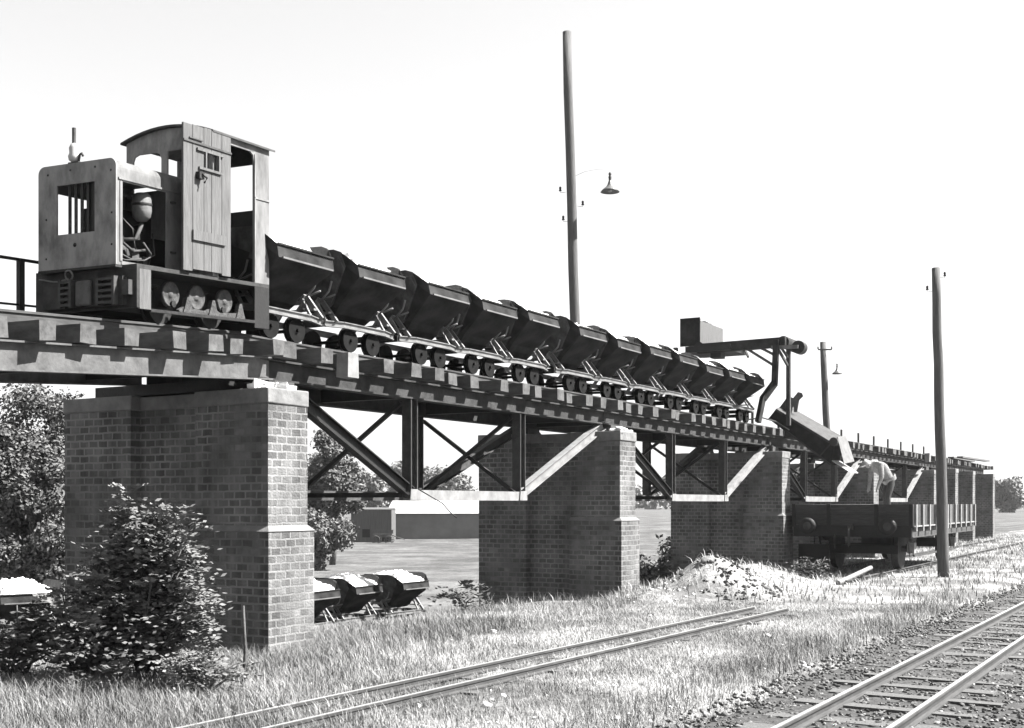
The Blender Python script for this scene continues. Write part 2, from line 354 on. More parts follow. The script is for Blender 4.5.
# ------------------------------------------------------------------ spans (girders + trusses)
SG, SF = .45, 2.05            # near and far girder lines
def span(t0, t1, label, truss=True, zt=3.14, zb=2.91):
    L = t1 - t0; p = thing('girder_span', label, 'bridge span', MV, (t0, 0, 0), 'steel spans of the viaduct')
    for y in (SG, SF):
        MB().ibeam((.01, y, (zt + zb) / 2), (L - .01, y, (zt + zb) / 2), .16, zt - zb, tf=.022).build('girder', M['girder_main'], p)
        if zb - 2.78 > .05:
            m = MB(); m.bb(.06, .5, y - .12, y + .12, 2.785, zb - .004); m.build('bearing', M['steel'], p)
    for k in range(4):
        x = .5 + k * (L - 1) / 3; m = MB(); m.bb(x - .04, x + .04, SG + .09, SF - .09, zb + .03, zt - .03); m.build('cross_beam', M['steel_dark'], p)
    if truss:
        n1, n2, e1 = L * .337, L * .665, L * .02 + .3; zc = 1.70
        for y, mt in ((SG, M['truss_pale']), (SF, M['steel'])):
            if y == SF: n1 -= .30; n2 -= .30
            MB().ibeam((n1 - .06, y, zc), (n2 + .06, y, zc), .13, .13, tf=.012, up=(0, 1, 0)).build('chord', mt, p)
            MB().ibeam((e1, y, 2.86), (n1, y, zc + .03), .11, .15, tf=.014).build('diagonal', M['steel_dark'] if y == SG else M['steel'], p)  # near falling diagonal: its shade is put into the dark colour
            MB().ibeam((n2, y, zc + .03), (L - .02, y, 2.90), .11, .15, tf=.014).build('diagonal', mt, p)  # near rising diagonal: its sunlight is put into the pale colour
            for x in (n1, n2): MB().ibeam((x, y, zc + .05), (x, y, zb - .002), .14, .15, up=(1, 0, 0), tf=.014).build('post', M['steel'], p)
            for x, sg_ in ((n1, 1), (n2, -1)):
                m = MB(); m.extr([(x - .11, zc - .062), (x + .11, zc - .062), (x + .09, zc + .075), (x - .09, zc + .075)], 1, y - .083, y - .071); m.build('gusset', mt, p)
        n1 += .30; n2 += .30
        for x in (n1 - .15, n2 - .15):
            MB().beam((x + .02, SG, zc + .05), (x + .02, SF, zb - .06), .05, .05).build('cross_brace', M['steel_dark'], p)
            MB().beam((x - .05, SG, zb - .06), (x - .05, SF, zc + .05), .05, .05).build('cross_brace', M['steel_dark'], p)
            MB().beam((x, SG, zc), (x, SF, zc), .06, .06).build('tie_bar', M['steel_dark'], p)
    return p
sl = ['nearest trussed steel span between the first two brick piers', 'trussed steel span above the rubble heap, between second and third piers',
      'trussed steel span behind the delivery chute', 'trussed steel span above the far half of the goods wagon',
      'short girder span just behind the tall wooden pole', 'short girder span second from the far end of the viaduct', 'girder span at the far end of the viaduct']
for i in range(7): span(pier_t[i] + .3, pier_t[i + 1] + .3, sl[i], truss=i < 4)
# left, climbing plate girder span
p = thing('girder_span', 'striped-shadow plate girder span climbing from the left to the first pier', 'bridge span', ML, (0, 0, 0), 'steel spans of the viaduct')
for y, nm in ((-.86, 1), (.78, 1)):
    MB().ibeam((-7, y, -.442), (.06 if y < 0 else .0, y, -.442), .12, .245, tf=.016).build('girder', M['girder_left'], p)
for k in range(4):
    m = MB(); x = -.9 - k * 1.7; m.bb(x - .04, x + .04, -.79, .71, -.52, -.36); m.build('cross_beam', M['steel_dark'], p)
m = MB(); m.bb(-.06, .05, -.95, -.77, -.66, -.567); m.build('bearing', M['steel_dark'], p)

# ------------------------------------------------------------------ track builder
def rail_mesh(m, x0, x1, y, ztop, h=.11, wh=.05, wf=.09, seg=1):
    pr = [(-wf / 2, 0), (-wf / 2, .012), (-.009, .022), (-.009, h - .03), (-wh / 2, h - .022), (-wh / 2, h - .004), (-wh / 2 + .006, h), (wh / 2 - .006, h), (wh / 2, h - .004), (wh / 2, h - .022), (.009, h - .03), (.009, .022), (wf / 2, .012), (wf / 2, 0)]
    m.extr([(y + a, ztop - h + b) for a, b in pr], 0, x0, x1)
def sleeper(m, x, y0, y1, z0, z1, wd=.2, jit=.008):
    j = random.uniform(-.09, .09); m.box((x, (y0 + y1) / 2 + j, (z0 + z1) / 2), (wd + random.uniform(-.02, .02), y1 - y0, z1 - z0), Matrix.Rotation(random.uniform(-.02, .02), 3, 'Z'), jit=jit)
# elevated main track
tr = thing('elevated_track', 'narrow gauge track on the level part of the viaduct under the tipping wagons', 'railway track', MV, (0, 0, 0))
for y, l in ((.95, 1), (1.55, 1)):
    m = MB(); rail_mesh(m, .32, 50.2, y, 3.47, h=.15); m.build('rail', M['rail'], tr)
x = .62; k = 0
while x < 50.4 and k < 91:
    m = MB(); sleeper(m, x + random.uniform(-.03, .03), .2, 2.3, 3.148, 3.305); m.build('sleeper', M['wood'], tr); x += .552; k += 1
tr2 = thing('climbing_track', 'narrow gauge track climbing under the locomotive', 'railway track', ML, (0, 0, 0))
for y in (-.3, .3):
    m = MB(); rail_mesh(m, -7, .30, y, 0, h=.14); m.build('rail', M['rail'], tr2)
for k in range(13):
    m = MB(); sleeper(m, -.1 - k * .53, -1.02, 1.0, -.315, -.158, wd=.20); m.build('sleeper', M['wood'], tr2)
# pale blocks at girder
MB().box((0, 0, 0), (.19, .16, .27), jit=.006).build('timber_block', M['truss_pale'], M4=MV @ Matrix.Translation((1.42, .08, 3.14)), label='pale squared timber block beside the sleepers near the first pier', cat='timber block')
MB().box((0, 0, 0), (.25, .16, .3), jit=.006).build('timber_block', M['truss_pale'], M4=MV @ Matrix.Translation((34.6, .1, 3.2)), label='pale timber block on the deck edge just left of the tall pole', cat='timber block')
# planks at far end
p = thing('plank_stack', 'loose planks stacked at the far end of the viaduct deck', 'planks', MV, (46.5, 1.3, 3.47))
for k in range(4):
    MB().box((k * .3, -.9 + k * .55, .06 + .0 * k), (5.5, .25, .07), Matrix.Rotation(.05 * (k - 1), 3, 'Z')).build('plank', M['plank'], p)
# far handrail
hr = thing('deck_handrail', 'low post railing along the far part of the viaduct deck', 'railing', MV, (19.5, 2.2, 3.36))
for k in range(12):
    MB().box((k * 2.3, 0, .35), (.06, .06, .7)).build('post', M['steel'], hr)
MB().beam((0, 0, .28), (25.3, 0, .28), .03, .03).build('rail', M['steel_pale'], hr)
hr = thing('deck_handrail', 'two-bar handrail with a stout post left of the locomotive', 'railing', ML, (0, 1.12, -.1))
for x in (-1.42, -3.4, -5.4): MB().box((x, 0, .4), (.065, .05, .84)).build('post', M['steel_dark'], hr)
MB().beam((-6.5, 0, .84), (.4, 0, .80), .022, .03).build('rail', M['steel_dark'], hr)
MB().beam((-6.5, 0, .35), (.4, 0, .35), .018, .022).build('rail', M['steel_dark'], hr)

# ------------------------------------------------------------------ locomotive (frame: x along track, y = away from camera, z above rail)
lo = thing('diesel_locomotive', 'small narrow gauge locomotive with open engine hood and plank door', 'locomotive', ML, (0, .03, 0))
W0, W1 = -.62, .62
def plate_with_hole(m, axis_, at, th, y0, y1, z0, z1, hy0, hy1, hz0, hz1, cut=0):
    # a sheet normal to axis_ with one rectangular hole, as four boxes butted edge to edge
    def B(a0, a1, b0, b1):
        if axis_ == 0: m.bb(at, at + th, a0, a1, b0, b1)
        else: m.bb(a0, a1, at, at + th, b0, b1)
    B(y0, hy0, z0 + cut, z1 - cut); B(hy1, y1, z0 + cut, z1 - cut); B(hy0, hy1, z0, hz0); B(hy0, hy1, hz1, z1)
# frame
HYA, HYB = -.45, .50
m = MB(); m.bb(-1.785, -1.691, HYA, HYB, .485, .509); m.bb(-1.69, .47, W0, W1, .47, .51); m.build('running_board', M['girder_main'], lo)
m = MB(); m.bb(-1.69, -1.65, W0, W1, .10, .469); m.build('front_beam', M['girder_main'], lo)
m = MB(); m.bb(-1.649, -1.49, W0, W0 + .02, .09, .469); m.build('side_plate', M['plank'], lo)
m = MB(); m.bb(.20, .47, W0, W0 + .02, .02, .469); m.bb(.45, .47, W0 + .02, W1, .02, .469); m.build('side_plate', M['black'], lo)
m = MB(); m.bb(-1.649, .449, W1 - .02, W1, .09, .469); m.build('side_plate', M['steel_dark'], lo)
m = MB(); m.bb(-1.64, .44, -.24, -.21, .1, .469); m.bb(-1.64, .44, .21, .24, .1, .469); m.build('inner_frame', M['black'], lo)
m = MB(); m.bb(-1.49, .2, W0 + .0, W0 + .03, .07, .10); m.build('step_bar', M['steel_dark'], lo)
for x in (-1.0, -.18):
    wh = MB(); 
    for y in (-.3, .3):
        wh.cyl((x, y - .035, .19), (x, y + .035, .19), .19, n=28); wh.cyl((x, y + (.035 if y < 0 else -.035), .19), (x, y + (.05 if y < 0 else -.05), .19), .215, n=28)
    wh.cyl((x, -.5, .19), (x, .5, .19), .035); wh.build('wheelset', M['steel_dark'], lo)
for x in (-1.02, -.61, -.14):
    d = MB(); d.lathe([(0, .012), (.03, .012), (.034, .004), (.105, .004), (.11, .012), (.128, .010), (.128, -.03), (0, -.03)], (x, -.47, .285), 26, axis=(0, -1, 0)); d.build('weight_disc', M['chassis_dk'], lo)
    # hanger casting
    h = MB(); h.extr([(x + .10, .10), (x + .27, .10), (x + .24, .17), (x + .205, .27), (x + .165, .27), (x + .13, .17)], 1, -.55, -.50); h.build('axle_casting', M['chassis_dk'], lo)
m = MB(); m.extr([(-.93, .10), (.05, .10), (.10, .135), (.05, .17), (-.30, .15), (-.42, .20), (-.55, .15), (-.90, .17), (-.98, .135)], 1, -.535, -.505); m.build('equalising_bar', M['chassis_dk'], lo)
# front buffer block with slots
m = MB(); m.bb(-1.75, -1.69, -.50, .47, .13, .40); m.build('buffer_plate', M['girder_main'], lo)
bz = MB()
for (ya, yb) in ((.10, .20), (-.26, -.42)):
    bz = MB()
    y0, y1 = min(ya, yb), max(ya, yb)
    for k in range(5): bz.bb(-1.81, -1.752, y0, y1, .145 + k * .055, .168 + k * .055)
    bz.bb(-1.81, -1.752, y0 - .03, y0, .13, .40); bz.bb(-1.81, -1.752, y1, y1 + .03, .13, .40)
    bz.build('slotted_coupling', M['steel'], lo)
m = MB(); m.bb(-1.80, -1.752, -.15, .03, .14, .38); m.build('coupling_block', M['girder_left'], lo, bevel=.02)
m = MB(); m.bb(-1.76, -1.69, -.58, -.50, .22, .36); m.build('lamp_bracket', M['steel'], lo)
m = MB(); m.tube([(-1.80 - .01 * math.sin(a), .10 + .045 * math.cos(a), .44 + .045 * math.sin(a)) for a in np.linspace(0, 6.28, 14)], .009); m.tube([(-1.79, .12 + .06 * k, .41 - .02 * math.sin(k * .7)) for k in range(7)], .008); m.build('chain', M['steel_pale'], lo)
# hood
HX0, HX1, HY0, HY1, HZ = -1.78, -.535, -.45, .50, 1.515
def rounded(y0, y1, z0, z1, r, n=6):
    pts = [(y0, z0)]
    for k in range(n + 1): a = math.pi - k * math.pi / 2 / n; pts.append((y0 + r + r * math.cos(a), z1 - r + r * math.sin(a)))
    for k in range(n + 1): a = math.pi / 2 - k * math.pi / 2 / n; pts.append((y1 - r + r * math.cos(a), z1 - r + r * math.sin(a)))
    pts.append((y1, z0)); return pts
# front plate with window: built as strips around the hole
fp = MB(); r = .075; wy0, wy1, wz0, wz1 = -.195, .27, .84, 1.315
fp.bb(HX0, HX0 + .02, HY0, wy0, .51, HZ - r); fp.bb(HX0, HX0 + .02, wy1, HY1, .51, HZ - r); fp.bb(HX0, HX0 + .02, wy0, wy1, .51, wz0); fp.bb(HX0, HX0 + .02, wy0, wy1, wz1, HZ - r)
top_poly = [(HY0, HZ - r)] + [q for q in rounded(HY0, HY1, .5, HZ, r)[1:-1]] + [(HY1, HZ - r)]
fp.extr(top_poly[1:-1], 0, HX0, HX0 + .02)
fp.build('front_plate', M['paint'], lo)
gr = MB()
for k in range(5): gr.bb(HX0 + .03, HX0 + .045, wy0 + .02 + k * .075, wy0 + .05 + k * .075, wz0 - .02, wz1 + .02)
gr.bb(HX0 + .05, HX0 + .06, wy0 - .02, wy0 + .1, wz0 - .02, wz1 + .02); gr.build('radiator_bars', M['steel_dark'], lo)
nb = MB()
for (y, z) in ((.38, 1.43), (.1, 1.45), (-.2, 1.45), (-.39, 1.40), (-.4, 1.0), (-.4, .7), (.4, 1.0), (.4, .62), (.05, .735)): nb.lathe([(0, .007), (.009, .005), (.011, 0)], (HX0, y, z), 8, axis=(-1, 0, 0))
nb.build('rivets', M['steel_dark'], lo)
m = MB(); m.lathe([(0, .004), (.02, .003), (.02, 0)], (HX0, .045, .73), 14, axis=(-1, 0, 0)); m.build('crank_hole', M['black'], lo)  # black disc; the darkness of the hole is only its colour
# hood skin (thin arch) with near side opening
sk = MB(); rp = rounded(HY0, HY1, .51, HZ, .11, 7); ip = rounded(HY0 + .012, HY1 - .012, .51, HZ - .012, .10, 7)
def arch(m, x0, x1, outer, inner):
    n = len(outer); vs = [(x0, a, b) for a, b in outer] + [(x0, a, b) for a, b in inner] + [(x1, a, b) for a, b in outer] + [(x1, a, b) for a, b in inner]; fs = []
    for i in range(n - 1):
        fs += [(i, i + 1, n + i + 1, n + i), (2 * n + i, 3 * n + i, 3 * n + i + 1, 2 * n + i + 1), (i, 2 * n + i, 2 * n + i + 1, i + 1), (n + i, n + i + 1, 3 * n + i + 1, 3 * n + i)]
    fs += [(0, n, 3 * n, 2 * n), (n - 1, 3 * n - 1, 4 * n - 1, 2 * n - 1)]; m.add(vs, fs, 0, False)
xo0, xo1 = -1.71, -1.06
arch(sk, xo1, HX1, rp, ip)                                             # closed part near the cab
cut = [q for q in rp if q[1] > 1.29]; cuti = [q for q in ip if q[1] > 1.29]
arch(sk, xo0, xo1 - .001, [(HY0, 1.30)] + cut + [(HY1, 1.30)], [(HY0 + .012, 1.30)] + cuti + [(HY1 - .012, 1.30)])
arch(sk, HX0 + .021, xo0 - .001, rp, ip)
sk.build('hood_skin', M['paint_sun'], lo)
m = MB(); m.bb(xo0 - .0, xo1, HY0 - .006, HY0 + .02, .511, .545); m.bb(xo0 - .02, xo0 + .012, HY0 - .008, HY0 - .001, .545, 1.30); m.bb(-1.75, HX1, HY0 - .012, HY0 - .003, 1.315, 1.335); m.build('hood_trim', M['paint_sun'], lo)
m = MB(); m.bb(-.80, -.785, HY0 - .012, HY0 - .001, .56, 1.28); m.bb(-1.0, -.93, HY0 - .02, HY0 - .001, 1.2, 1.22); m.bb(-1.0, -.93, HY0 - .02, HY0 - .001, .7, .72); m.bb(-.66, -.62, HY0 - .02, HY0 - .001, .9, .93); m.build('hinges', M['steel'], lo)
# engine
en = thing('engine', None, None); en.parent = lo; SHEAR.add(en.name)
e = MB(); e.bb(-1.60, -.70, -.17, .2, .52, .88); e.bb(-1.55, -.9, -.13, .15, .88, 1.12); e.build('engine_block', M['black'], en)
e = MB(); e.lathe([(0, 1.30 - 1.12), (.06, .175), (.09, .14), (.095, .0), (.085, -.06), (.05, -.10), (0, -.11)], (-1.24, -.30, 1.10), 20); e.build('air_cleaner', M['steel_pale'], en)
e = MB(); e.lathe([(.098, .012), (.101, .0), (.098, -.012)], (-1.24, -.30, 1.16), 20); e.build('cleaner_band', M['steel_dark'], en)
e = MB()
for a, b, c, rr in (((-1.24, -.3, .98), (-1.3, -.28, .82), (-1.45, -.2, .8), .022), ((-1.5, -.3, .75), (-1.4, -.33, .68), (-1.2, -.3, .72), .014), ((-1.28, -.35, .78), (-1.18, -.36, .68), (-1.15, -.3, .57), .012), ((-1.6, -.3, .66), (-1.45, -.34, .6), (-1.3, -.34, .62), .01), ((-1.55, -.2, 1.2), (-1.35, -.2, 1.25), (-1.1, -.18, 1.18), .02)): e.tube([a, b, c], rr)
e.build('pipes', M['steel'], en)
for k in range(9):
    e = MB(); cx_, cz_ = -1.62 + .07 * k + random.uniform(-.02, .02), random.uniform(.55, .95); e.box((cx_, -.24, cz_), (random.uniform(.03, .07), .08, random.uniform(.03, .10)), Matrix.Rotation(random.uniform(-.5, .5), 3, 'Y')); e.build('engine_fitting', M[random.choice(['black', 'steel_dark', 'steel'])], en)
e = MB(); e.tube([(-1.68, -.3, .62), (-1.55, -.36, .58), (-1.3, -.38, .60), (-1.1, -.34, .68), (-1.08, -.3, .9)], .008); e.tube([(-1.5, -.28, 1.0), (-1.42, -.34, .9), (-1.40, -.36, .7)], .007); e.build('fuel_line', M['steel'], en)
e = MB(); e.lathe([(0, .04), (.07, .035), (.07, 0), (0, 0)], (-1.45, -.2, .72), 16, axis=(0, -1, 0)); e.bb(-1.38, -1.28, -.30, -.18, .60, .72); e.bb(-1.2, -1.1, -.28, -.18, .56, .66); e.build('fuel_pump', M['steel'], en)
# exhaust and lamp on the hood
m = MB(); m.cyl((-1.7, .13, HZ - .01), (-1.7, .13, HZ + .36), .019, n=10); m.build('exhaust_pipe', M['steel'], lo)
m = MB(); m.lathe([(0, .17), (.03, .16), (.05, .12), (.045, .07), (.058, .04), (.05, .0), (.02, -.02), (0, -.02)], (-1.72, .11, HZ + .04), 14); m.build('signal_lamp', M['glass_lamp'], lo)
m = MB(); m.tube([(-1.72, .06, HZ), (-1.72, .04, HZ + .09), (-1.72, .015, HZ + .1), (-1.72, .0, HZ + .07)], .012); m.bb(-1.75, -1.68, .03, .16, HZ, HZ + .02); m.build('lamp_bracket', M['steel'], lo)
# cab
CX0, CX1 = -.533, .47; EV = 2.0
CW = .50
def roofz(y): return EV - .03 + .125 * (1 - ((y + .06) / .62) ** 2)
cf = MB()
# front wall: two window openings
def wallx(m, x, th, segs):
    for (y0, y1, z0, z1) in segs: m.bb(x, x + th, y0, y1, z0, z1)
def topstrip(m, x, th, y0, y1, zb, n=8):
    for k in range(n):
        a, b = y0 + (y1 - y0) * k / n, y0 + (y1 - y0) * (k + 1) / n
        m.add([(x, a, zb), (x + th, a, zb), (x + th, b, zb), (x, b, zb), (x, a, roofz(a)), (x + th, a, roofz(a)), (x + th, b, roofz(b)), (x, b, roofz(b))], [(0, 3, 2, 1), (4, 5, 6, 7), (0, 1, 5, 4), (1, 2, 6, 5), (2, 3, 7, 6), (3, 0, 4, 7)])
wallx(cf, CX0, .02, [(W0, CW, .51, 1.46), (CW - .09, CW, 1.46, 1.86), (-.04, .04, 1.46, 1.86), (W0, W0 + .06, 1.46, 1.86)])
topstrip(cf, CX0, .02, W0, CW, 1.86)
# rounded window corners
for (yc, sg_) in ((CW - .09, -1), (.04, 1)):
    cf.extr([(yc, 1.86), (yc + sg_ * .07, 1.86), (yc + sg_ * .02, 1.84), (yc, 1.79)], 0, CX0, CX0 + .02)
cf.build('cab_front', M['paint'], lo)
cs = MB(); cs.bb(.185, CX1, W0, W0 + .02, .51, EV - .005); cs.bb(CX0 + .02, -.44, W0, W0 + .02, .51, EV - .005); cs.bb(-.44, .185, W0, W0 + .02, 1.92, EV - .005)
cs.extr([(.185, 1.93), (.10, 1.93), (.17, 1.89), (.185, 1.82)], 1, W0, W0 + .02)
cs.build('cab_side', M['paint_sun'], lo)
m = MB(); m.bb(.19, CX1, W0 - .01, W0 - .001, 1.42, 1.44); m.bb(.19, .205, W0 - .01, W0 - .001, .52, 1.9); m.build('cab_seam', M['paint'], lo)
cs = MB(); cs.bb(CX0 + .02, CX1, CW - .02, CW, .51, 1.30); cs.bb(CX0 + .02, -.44, CW - .02, CW, 1.30, EV - .03); cs.bb(.30, CX1, CW - .02, CW, 1.30, EV - .03); cs.build('cab_side', M['paint'], lo)
cr = MB(); cr.bb(CX1 - .02, CX1, W0 + .02, CW - .02, .51, 1.35); cr.bb(CX1 - .02, CX1, W0 + .02, -.44, 1.35, 1.86); cr.bb(CX1 - .02, CX1, .36, CW - .02, 1.35, 1.86); topstrip(cr, CX1 - .02, .02, W0 + .02, CW - .02, 1.86); cr.build('cab_rear', M['steel_dark'], lo)
# dark sheet hanging inside the cab (driver's seat back and console)
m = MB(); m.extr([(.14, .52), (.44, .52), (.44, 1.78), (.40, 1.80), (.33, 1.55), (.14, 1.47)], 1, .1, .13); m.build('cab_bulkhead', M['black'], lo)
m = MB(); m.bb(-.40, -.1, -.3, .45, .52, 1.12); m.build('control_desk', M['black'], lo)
rf = MB(); n = 12; ov = .04; rx0, rx1 = CX0 - .05, CX1 + .06
ys_ = [W0 - ov + (CW - W0 + 2 * ov) * k / n for k in range(n + 1)]
vs_ = []
for y in ys_:
    z = roofz(y) + .003; vs_ += [(rx0, y, z), (rx1, y, z), (rx0, y, z + .022), (rx1, y, z + .022)]
fs_ = []
for k in range(n):
    a = 4 * k; b = a + 4; fs_ += [(a, b, b + 1, a + 1), (a + 2, a + 3, b + 3, b + 2), (a, a + 2, b + 2, b), (a + 1, b + 1, b + 3, a + 3)]
fs_ += [(0, 1, 3, 2), (4 * n, 4 * n + 2, 4 * n + 3, 4 * n + 1)]
rf.add(vs_, fs_); rf.build('cab_roof', M['steel'], lo)
# plank door hanging open ahead of the doorway
dr = thing('plank_door', None, None); dr.parent = lo; SHEAR.add(dr.name)
DX0, DX1, DY = -1.055, -.275, W0 - .035
planks = [DX0 + (DX1 - DX0) * f for f in (0, .19, .42, .58, .80, 1)]
wx0, wx1, wz0, wz1 = -.70, -.50, 1.58, 1.74
for a, b in zip(planks[:-1], planks[1:]):
    m = MB(); zt = 1.985 + random.uniform(-.01, .012); zb_ = .53 + random.uniform(-.012, .012); aa, bb_ = a + .004, b - .004
    if b <= wx0 + .001 or a >= wx1 - .001: m.bb(aa, bb_, DY, DY + .022, zb_, zt)
    else:
        m.bb(aa, bb_, DY, DY + .022, zb_, wz0); m.bb(aa, bb_, DY, DY + .022, wz1, zt)
        if a < wx0: m.bb(aa, wx0, DY, DY + .022, wz0, wz1)
        if b > wx1: m.bb(wx1, bb_, DY, DY + .022, wz0, wz1)
    m.build('door_plank', M['plank'], dr)
m = MB(); m.bb(wx0 - .15, wx1 + .08, DY - .02, DY - .001, wz1, wz1 + .025); m.bb(wx0 - .12, wx1 + .05, DY - .02, DY - .001, wz0 - .025, wz0); m.bb(wx0 - .02, wx0, DY - .02, DY - .001, wz0, wz1); m.bb(wx1, wx1 + .02, DY - .02, DY - .001, wz0, wz1); m.build('window_frame', M['plank'], dr)
m = MB(); m.bb(-.92, -.38, DY - .022, DY - .001, .83, .93); m.build('cross_board', M['plank'], dr)
m = MB(); m.bb(DX0, DX1, DY - .012, DY - .001, 1.80, 1.82); m.bb(-.97, -.76, DY - .014, DY - .001, 1.84, 1.85); m.build('door_batten', M['steel'], dr)
m = MB(); m.bb(-.86, -.78, DY - .05, DY - .001, 1.45, 1.52); m.tube([(-.82, DY - .05, 1.5), (-.78, DY - .08, 1.46), (-.8, DY - .06, 1.41)], .012); m.build('door_latch', M['steel_dark'], dr)

# ------------------------------------------------------------------ tipping wagons
def octa_stones(centres, radii, squash=.75):
    """small irregular stones; returns verts, tri indices"""
    base = np.array([(1, 0, 0), (-1, 0, 0), (0, 1, 0), (0, -1, 0), (0, 0, 1), (0, 0, -1), (.6, .6, .5), (-.6, .6, -.5), (.6, -.6, -.5), (-.6, -.6, .5)], float)
    tris = np.array([(0, 6, 4), (4, 6, 2), (2, 6, 0), (4, 9, 1), (1, 9, 3), (3, 9, 4), (4, 2, 1), (0, 4, 3), (2, 7, 1), (1, 7, 5), (5, 7, 2), (0, 8, 5), (5, 8, 3), (3, 8, 0), (0, 5, 2), (1, 5, 3)])
    n = len(centres); a = rng.normal(size=(n, 3, 3)); qm, _ = np.linalg.qr(a)
    v = base[None] * (1 + rng.uniform(-.25, .25, (n, len(base), 1))) * rng.uniform(.6, 1.1, (n, 1, 3))
    v = np.einsum('nij,nkj->nki', qm, v) * np.asarray(radii)[:, None, None]; v[..., 2] *= squash
    v += np.asarray(centres)[:, None, :]
    f = (tris[None] + (np.arange(n) * len(base))[:, None, None]).reshape(-1)
    return v.reshape(-1, 3), f
def hopper_profile(wb=.20, wt=.66, zf=.87, zr=1.02, z0=.40):
    # (y, z) outer section, from far rim round the bottom to near rim
    pts = [(wt - .03, zr), (wt, zf)]
    for k in range(7): a = R(20 + k * 140 / 6); pts.append((math.cos(a) * .27, z0 + .25 - math.sin(a) * .25))
    pts += [(-wt, zf), (-wt + .03, zr)]
    return pts
def make_tipper(name, label, group, rough_end=False):
    w_ = thing(name, label, 'tipping wagon', group=group)
    hp = hopper_profile(); HL = .60           # half length at the top
    XC, XE = .49, .63
    def inset(r, d): return [(x, y * (1 - d * 1.6), z + (d if z < .6 else 0)) for x, y, z in r]
    full = [(y, z) for y, z in hp]; n = len(full)
    def xe(z): return .415 + .215 * (z - .56) / .67
    def xf(z): return .36 if z < .7 else XC
    def endring(x): 
        out = []
        for i_, (y, z) in enumerate(full):
            if i_ in (0, n - 1): out.append((math.copysign(xe(1.17), x), math.copysign(.46, y), 1.17))
            elif i_ in (1, n - 2): out.append((math.copysign(xe(1.0), x), math.copysign(.50, y), 1.0))
            else: out.append((math.copysign(xe(.52 + (z - .40) * .4), x), y * .85, .52 + (z - .40) * .4))
        return out
    rings = [endring(-XE), [(-xf(z), y, z) for y, z in full], [(0, y, z) for y, z in full], [(xf(z), y, z) for y, z in full], endring(XE)]
    m = MB(); vs = []
    for r_ in rings: vs += r_
    for r_ in rings: vs += inset(r_, .014)
    fs = []; q5 = 5 * n
    for a_ in range(4):
        for i_ in range(n - 1):
            fs.append((a_ * n + i_, a_ * n + i_ + 1, (a_ + 1) * n + i_ + 1, (a_ + 1) * n + i_))
            fs.append((q5 + a_ * n + i_, q5 + (a_ + 1) * n + i_, q5 + (a_ + 1) * n + i_ + 1, q5 + a_ * n + i_ + 1))
        for i_ in (0, n - 1): fs.append((a_ * n + i_, (a_ + 1) * n + i_, q5 + (a_ + 1) * n + i_, q5 + a_ * n + i_))
    m.add(vs, fs); m.build('hopper', M['hopper'], w_)
    for x in (-XE, XE):
        sg_ = 1 if x > 0 else -1
        def slab(poly, o0, o1, nm):
            e = MB(); k_ = len(poly); e.add([(sg_ * (xe(z) + o0), y, z) for y, z in poly] + [(sg_ * (xe(z) + o1), y, z) for y, z in poly], [tuple(range(k_)), tuple(reversed(range(k_, 2 * k_)))] + [(i_, k_ + i_, k_ + (i_ + 1) % k_, (i_ + 1) % k_) for i_ in range(k_)]); e.build(nm, M['hop_side'], w_)
        slab([(y, z) for _, y, z in endring(x)] + [(-.36, 1.205), (.36, 1.205)], -.014, 0, 'end_plate')
        slab([(-.48, .97), (-.42, 1.12), (-.12, .66), (.12, .66), (.42, 1.12), (.48, .97), (.19, .59), (-.19, .59)], .002, .02, 'end_stiffener')
    for y, sgn in ((-.665, -1), (.665, 1)):
        b_ = MB(); b_.bb(-.44, .44, min(y, y + sgn * .022), max(y, y + sgn * .022), .862, .882); b_.build('side_bead', M['steel_pale'], w_)  # paler than the hopper: sunlight on the bead is put into its colour
        b_ = MB(); yy = sgn * .632; b_.bb(-XC, XC, min(yy, yy + sgn * .02), max(yy, yy + sgn * .02), 1.012, 1.032); b_.build('rim', M['hopper'], w_)
    # saddles + A-frames at each end
    for x in (-.60, .60):
        k = MB(); k.extr([(-.16, .62), (-.10, .52), (.10, .52), (.16, .62), (.13, .64), (.07, .56), (-.07, .56), (-.13, .64)], 0, x - .03, x + .03); k.build('saddle', M['chassis'], w_)
        k = MB()
        for sgn in (-1, 1):
            k.beam((x + .05, sgn * .36, .33), (x + .04, sgn * .13, .62), .055, .035, up=(1, 0, 0)); k.beam((x - .07, sgn * .30, .33), (x - .02, sgn * .10, .60), .03, .03, up=(1, 0, 0))
        k.bb(x - .028, x + .028, -.30, .30, .43, .455); k.build('a_frame', M['chassis'], w_)
        k = MB(); k.tube([(x - .02, -.16, .58), (x - .02, -.30, .70), (x - .02, -.34, .82)], .012); k.tube([(x + .02, -.2, .62), (x + .02, -.36, .66)], .012); k.build('latch_lever', M['chassis'], w_)
    # chassis
    c = MB()
    for y in (-.36, .36):
        pts = [(-.74, .30), (-.60, .31), (-.4, .315), (.4, .315), (.60, .31), (.74, .30)]
        c.ibeam((-.70, y * .82, .30), (-.42, y, .31), .05, .075, tf=.012); c.ibeam((-.42, y, .31), (.42, y, .31), .05, .075, tf=.012); c.ibeam((.42, y, .31), (.70, y * .82, .30), .05, .075, tf=.012)
    c.build('chassis', M['chassis'], w_)
    c = MB(); c.bb(-.735, -.70, -.29, .29, .26, .34); c.bb(-.77, -.736, -.08, .08, .27, .33); c.build('buffer_beam', M['steel_dark'], w_); c = MB(); c.bb(.70, .735, -.29, .29, .26, .34); c.bb(.736, .77, -.08, .08, .27, .33); c.build('buffer_beam', M['steel_dark'], w_)
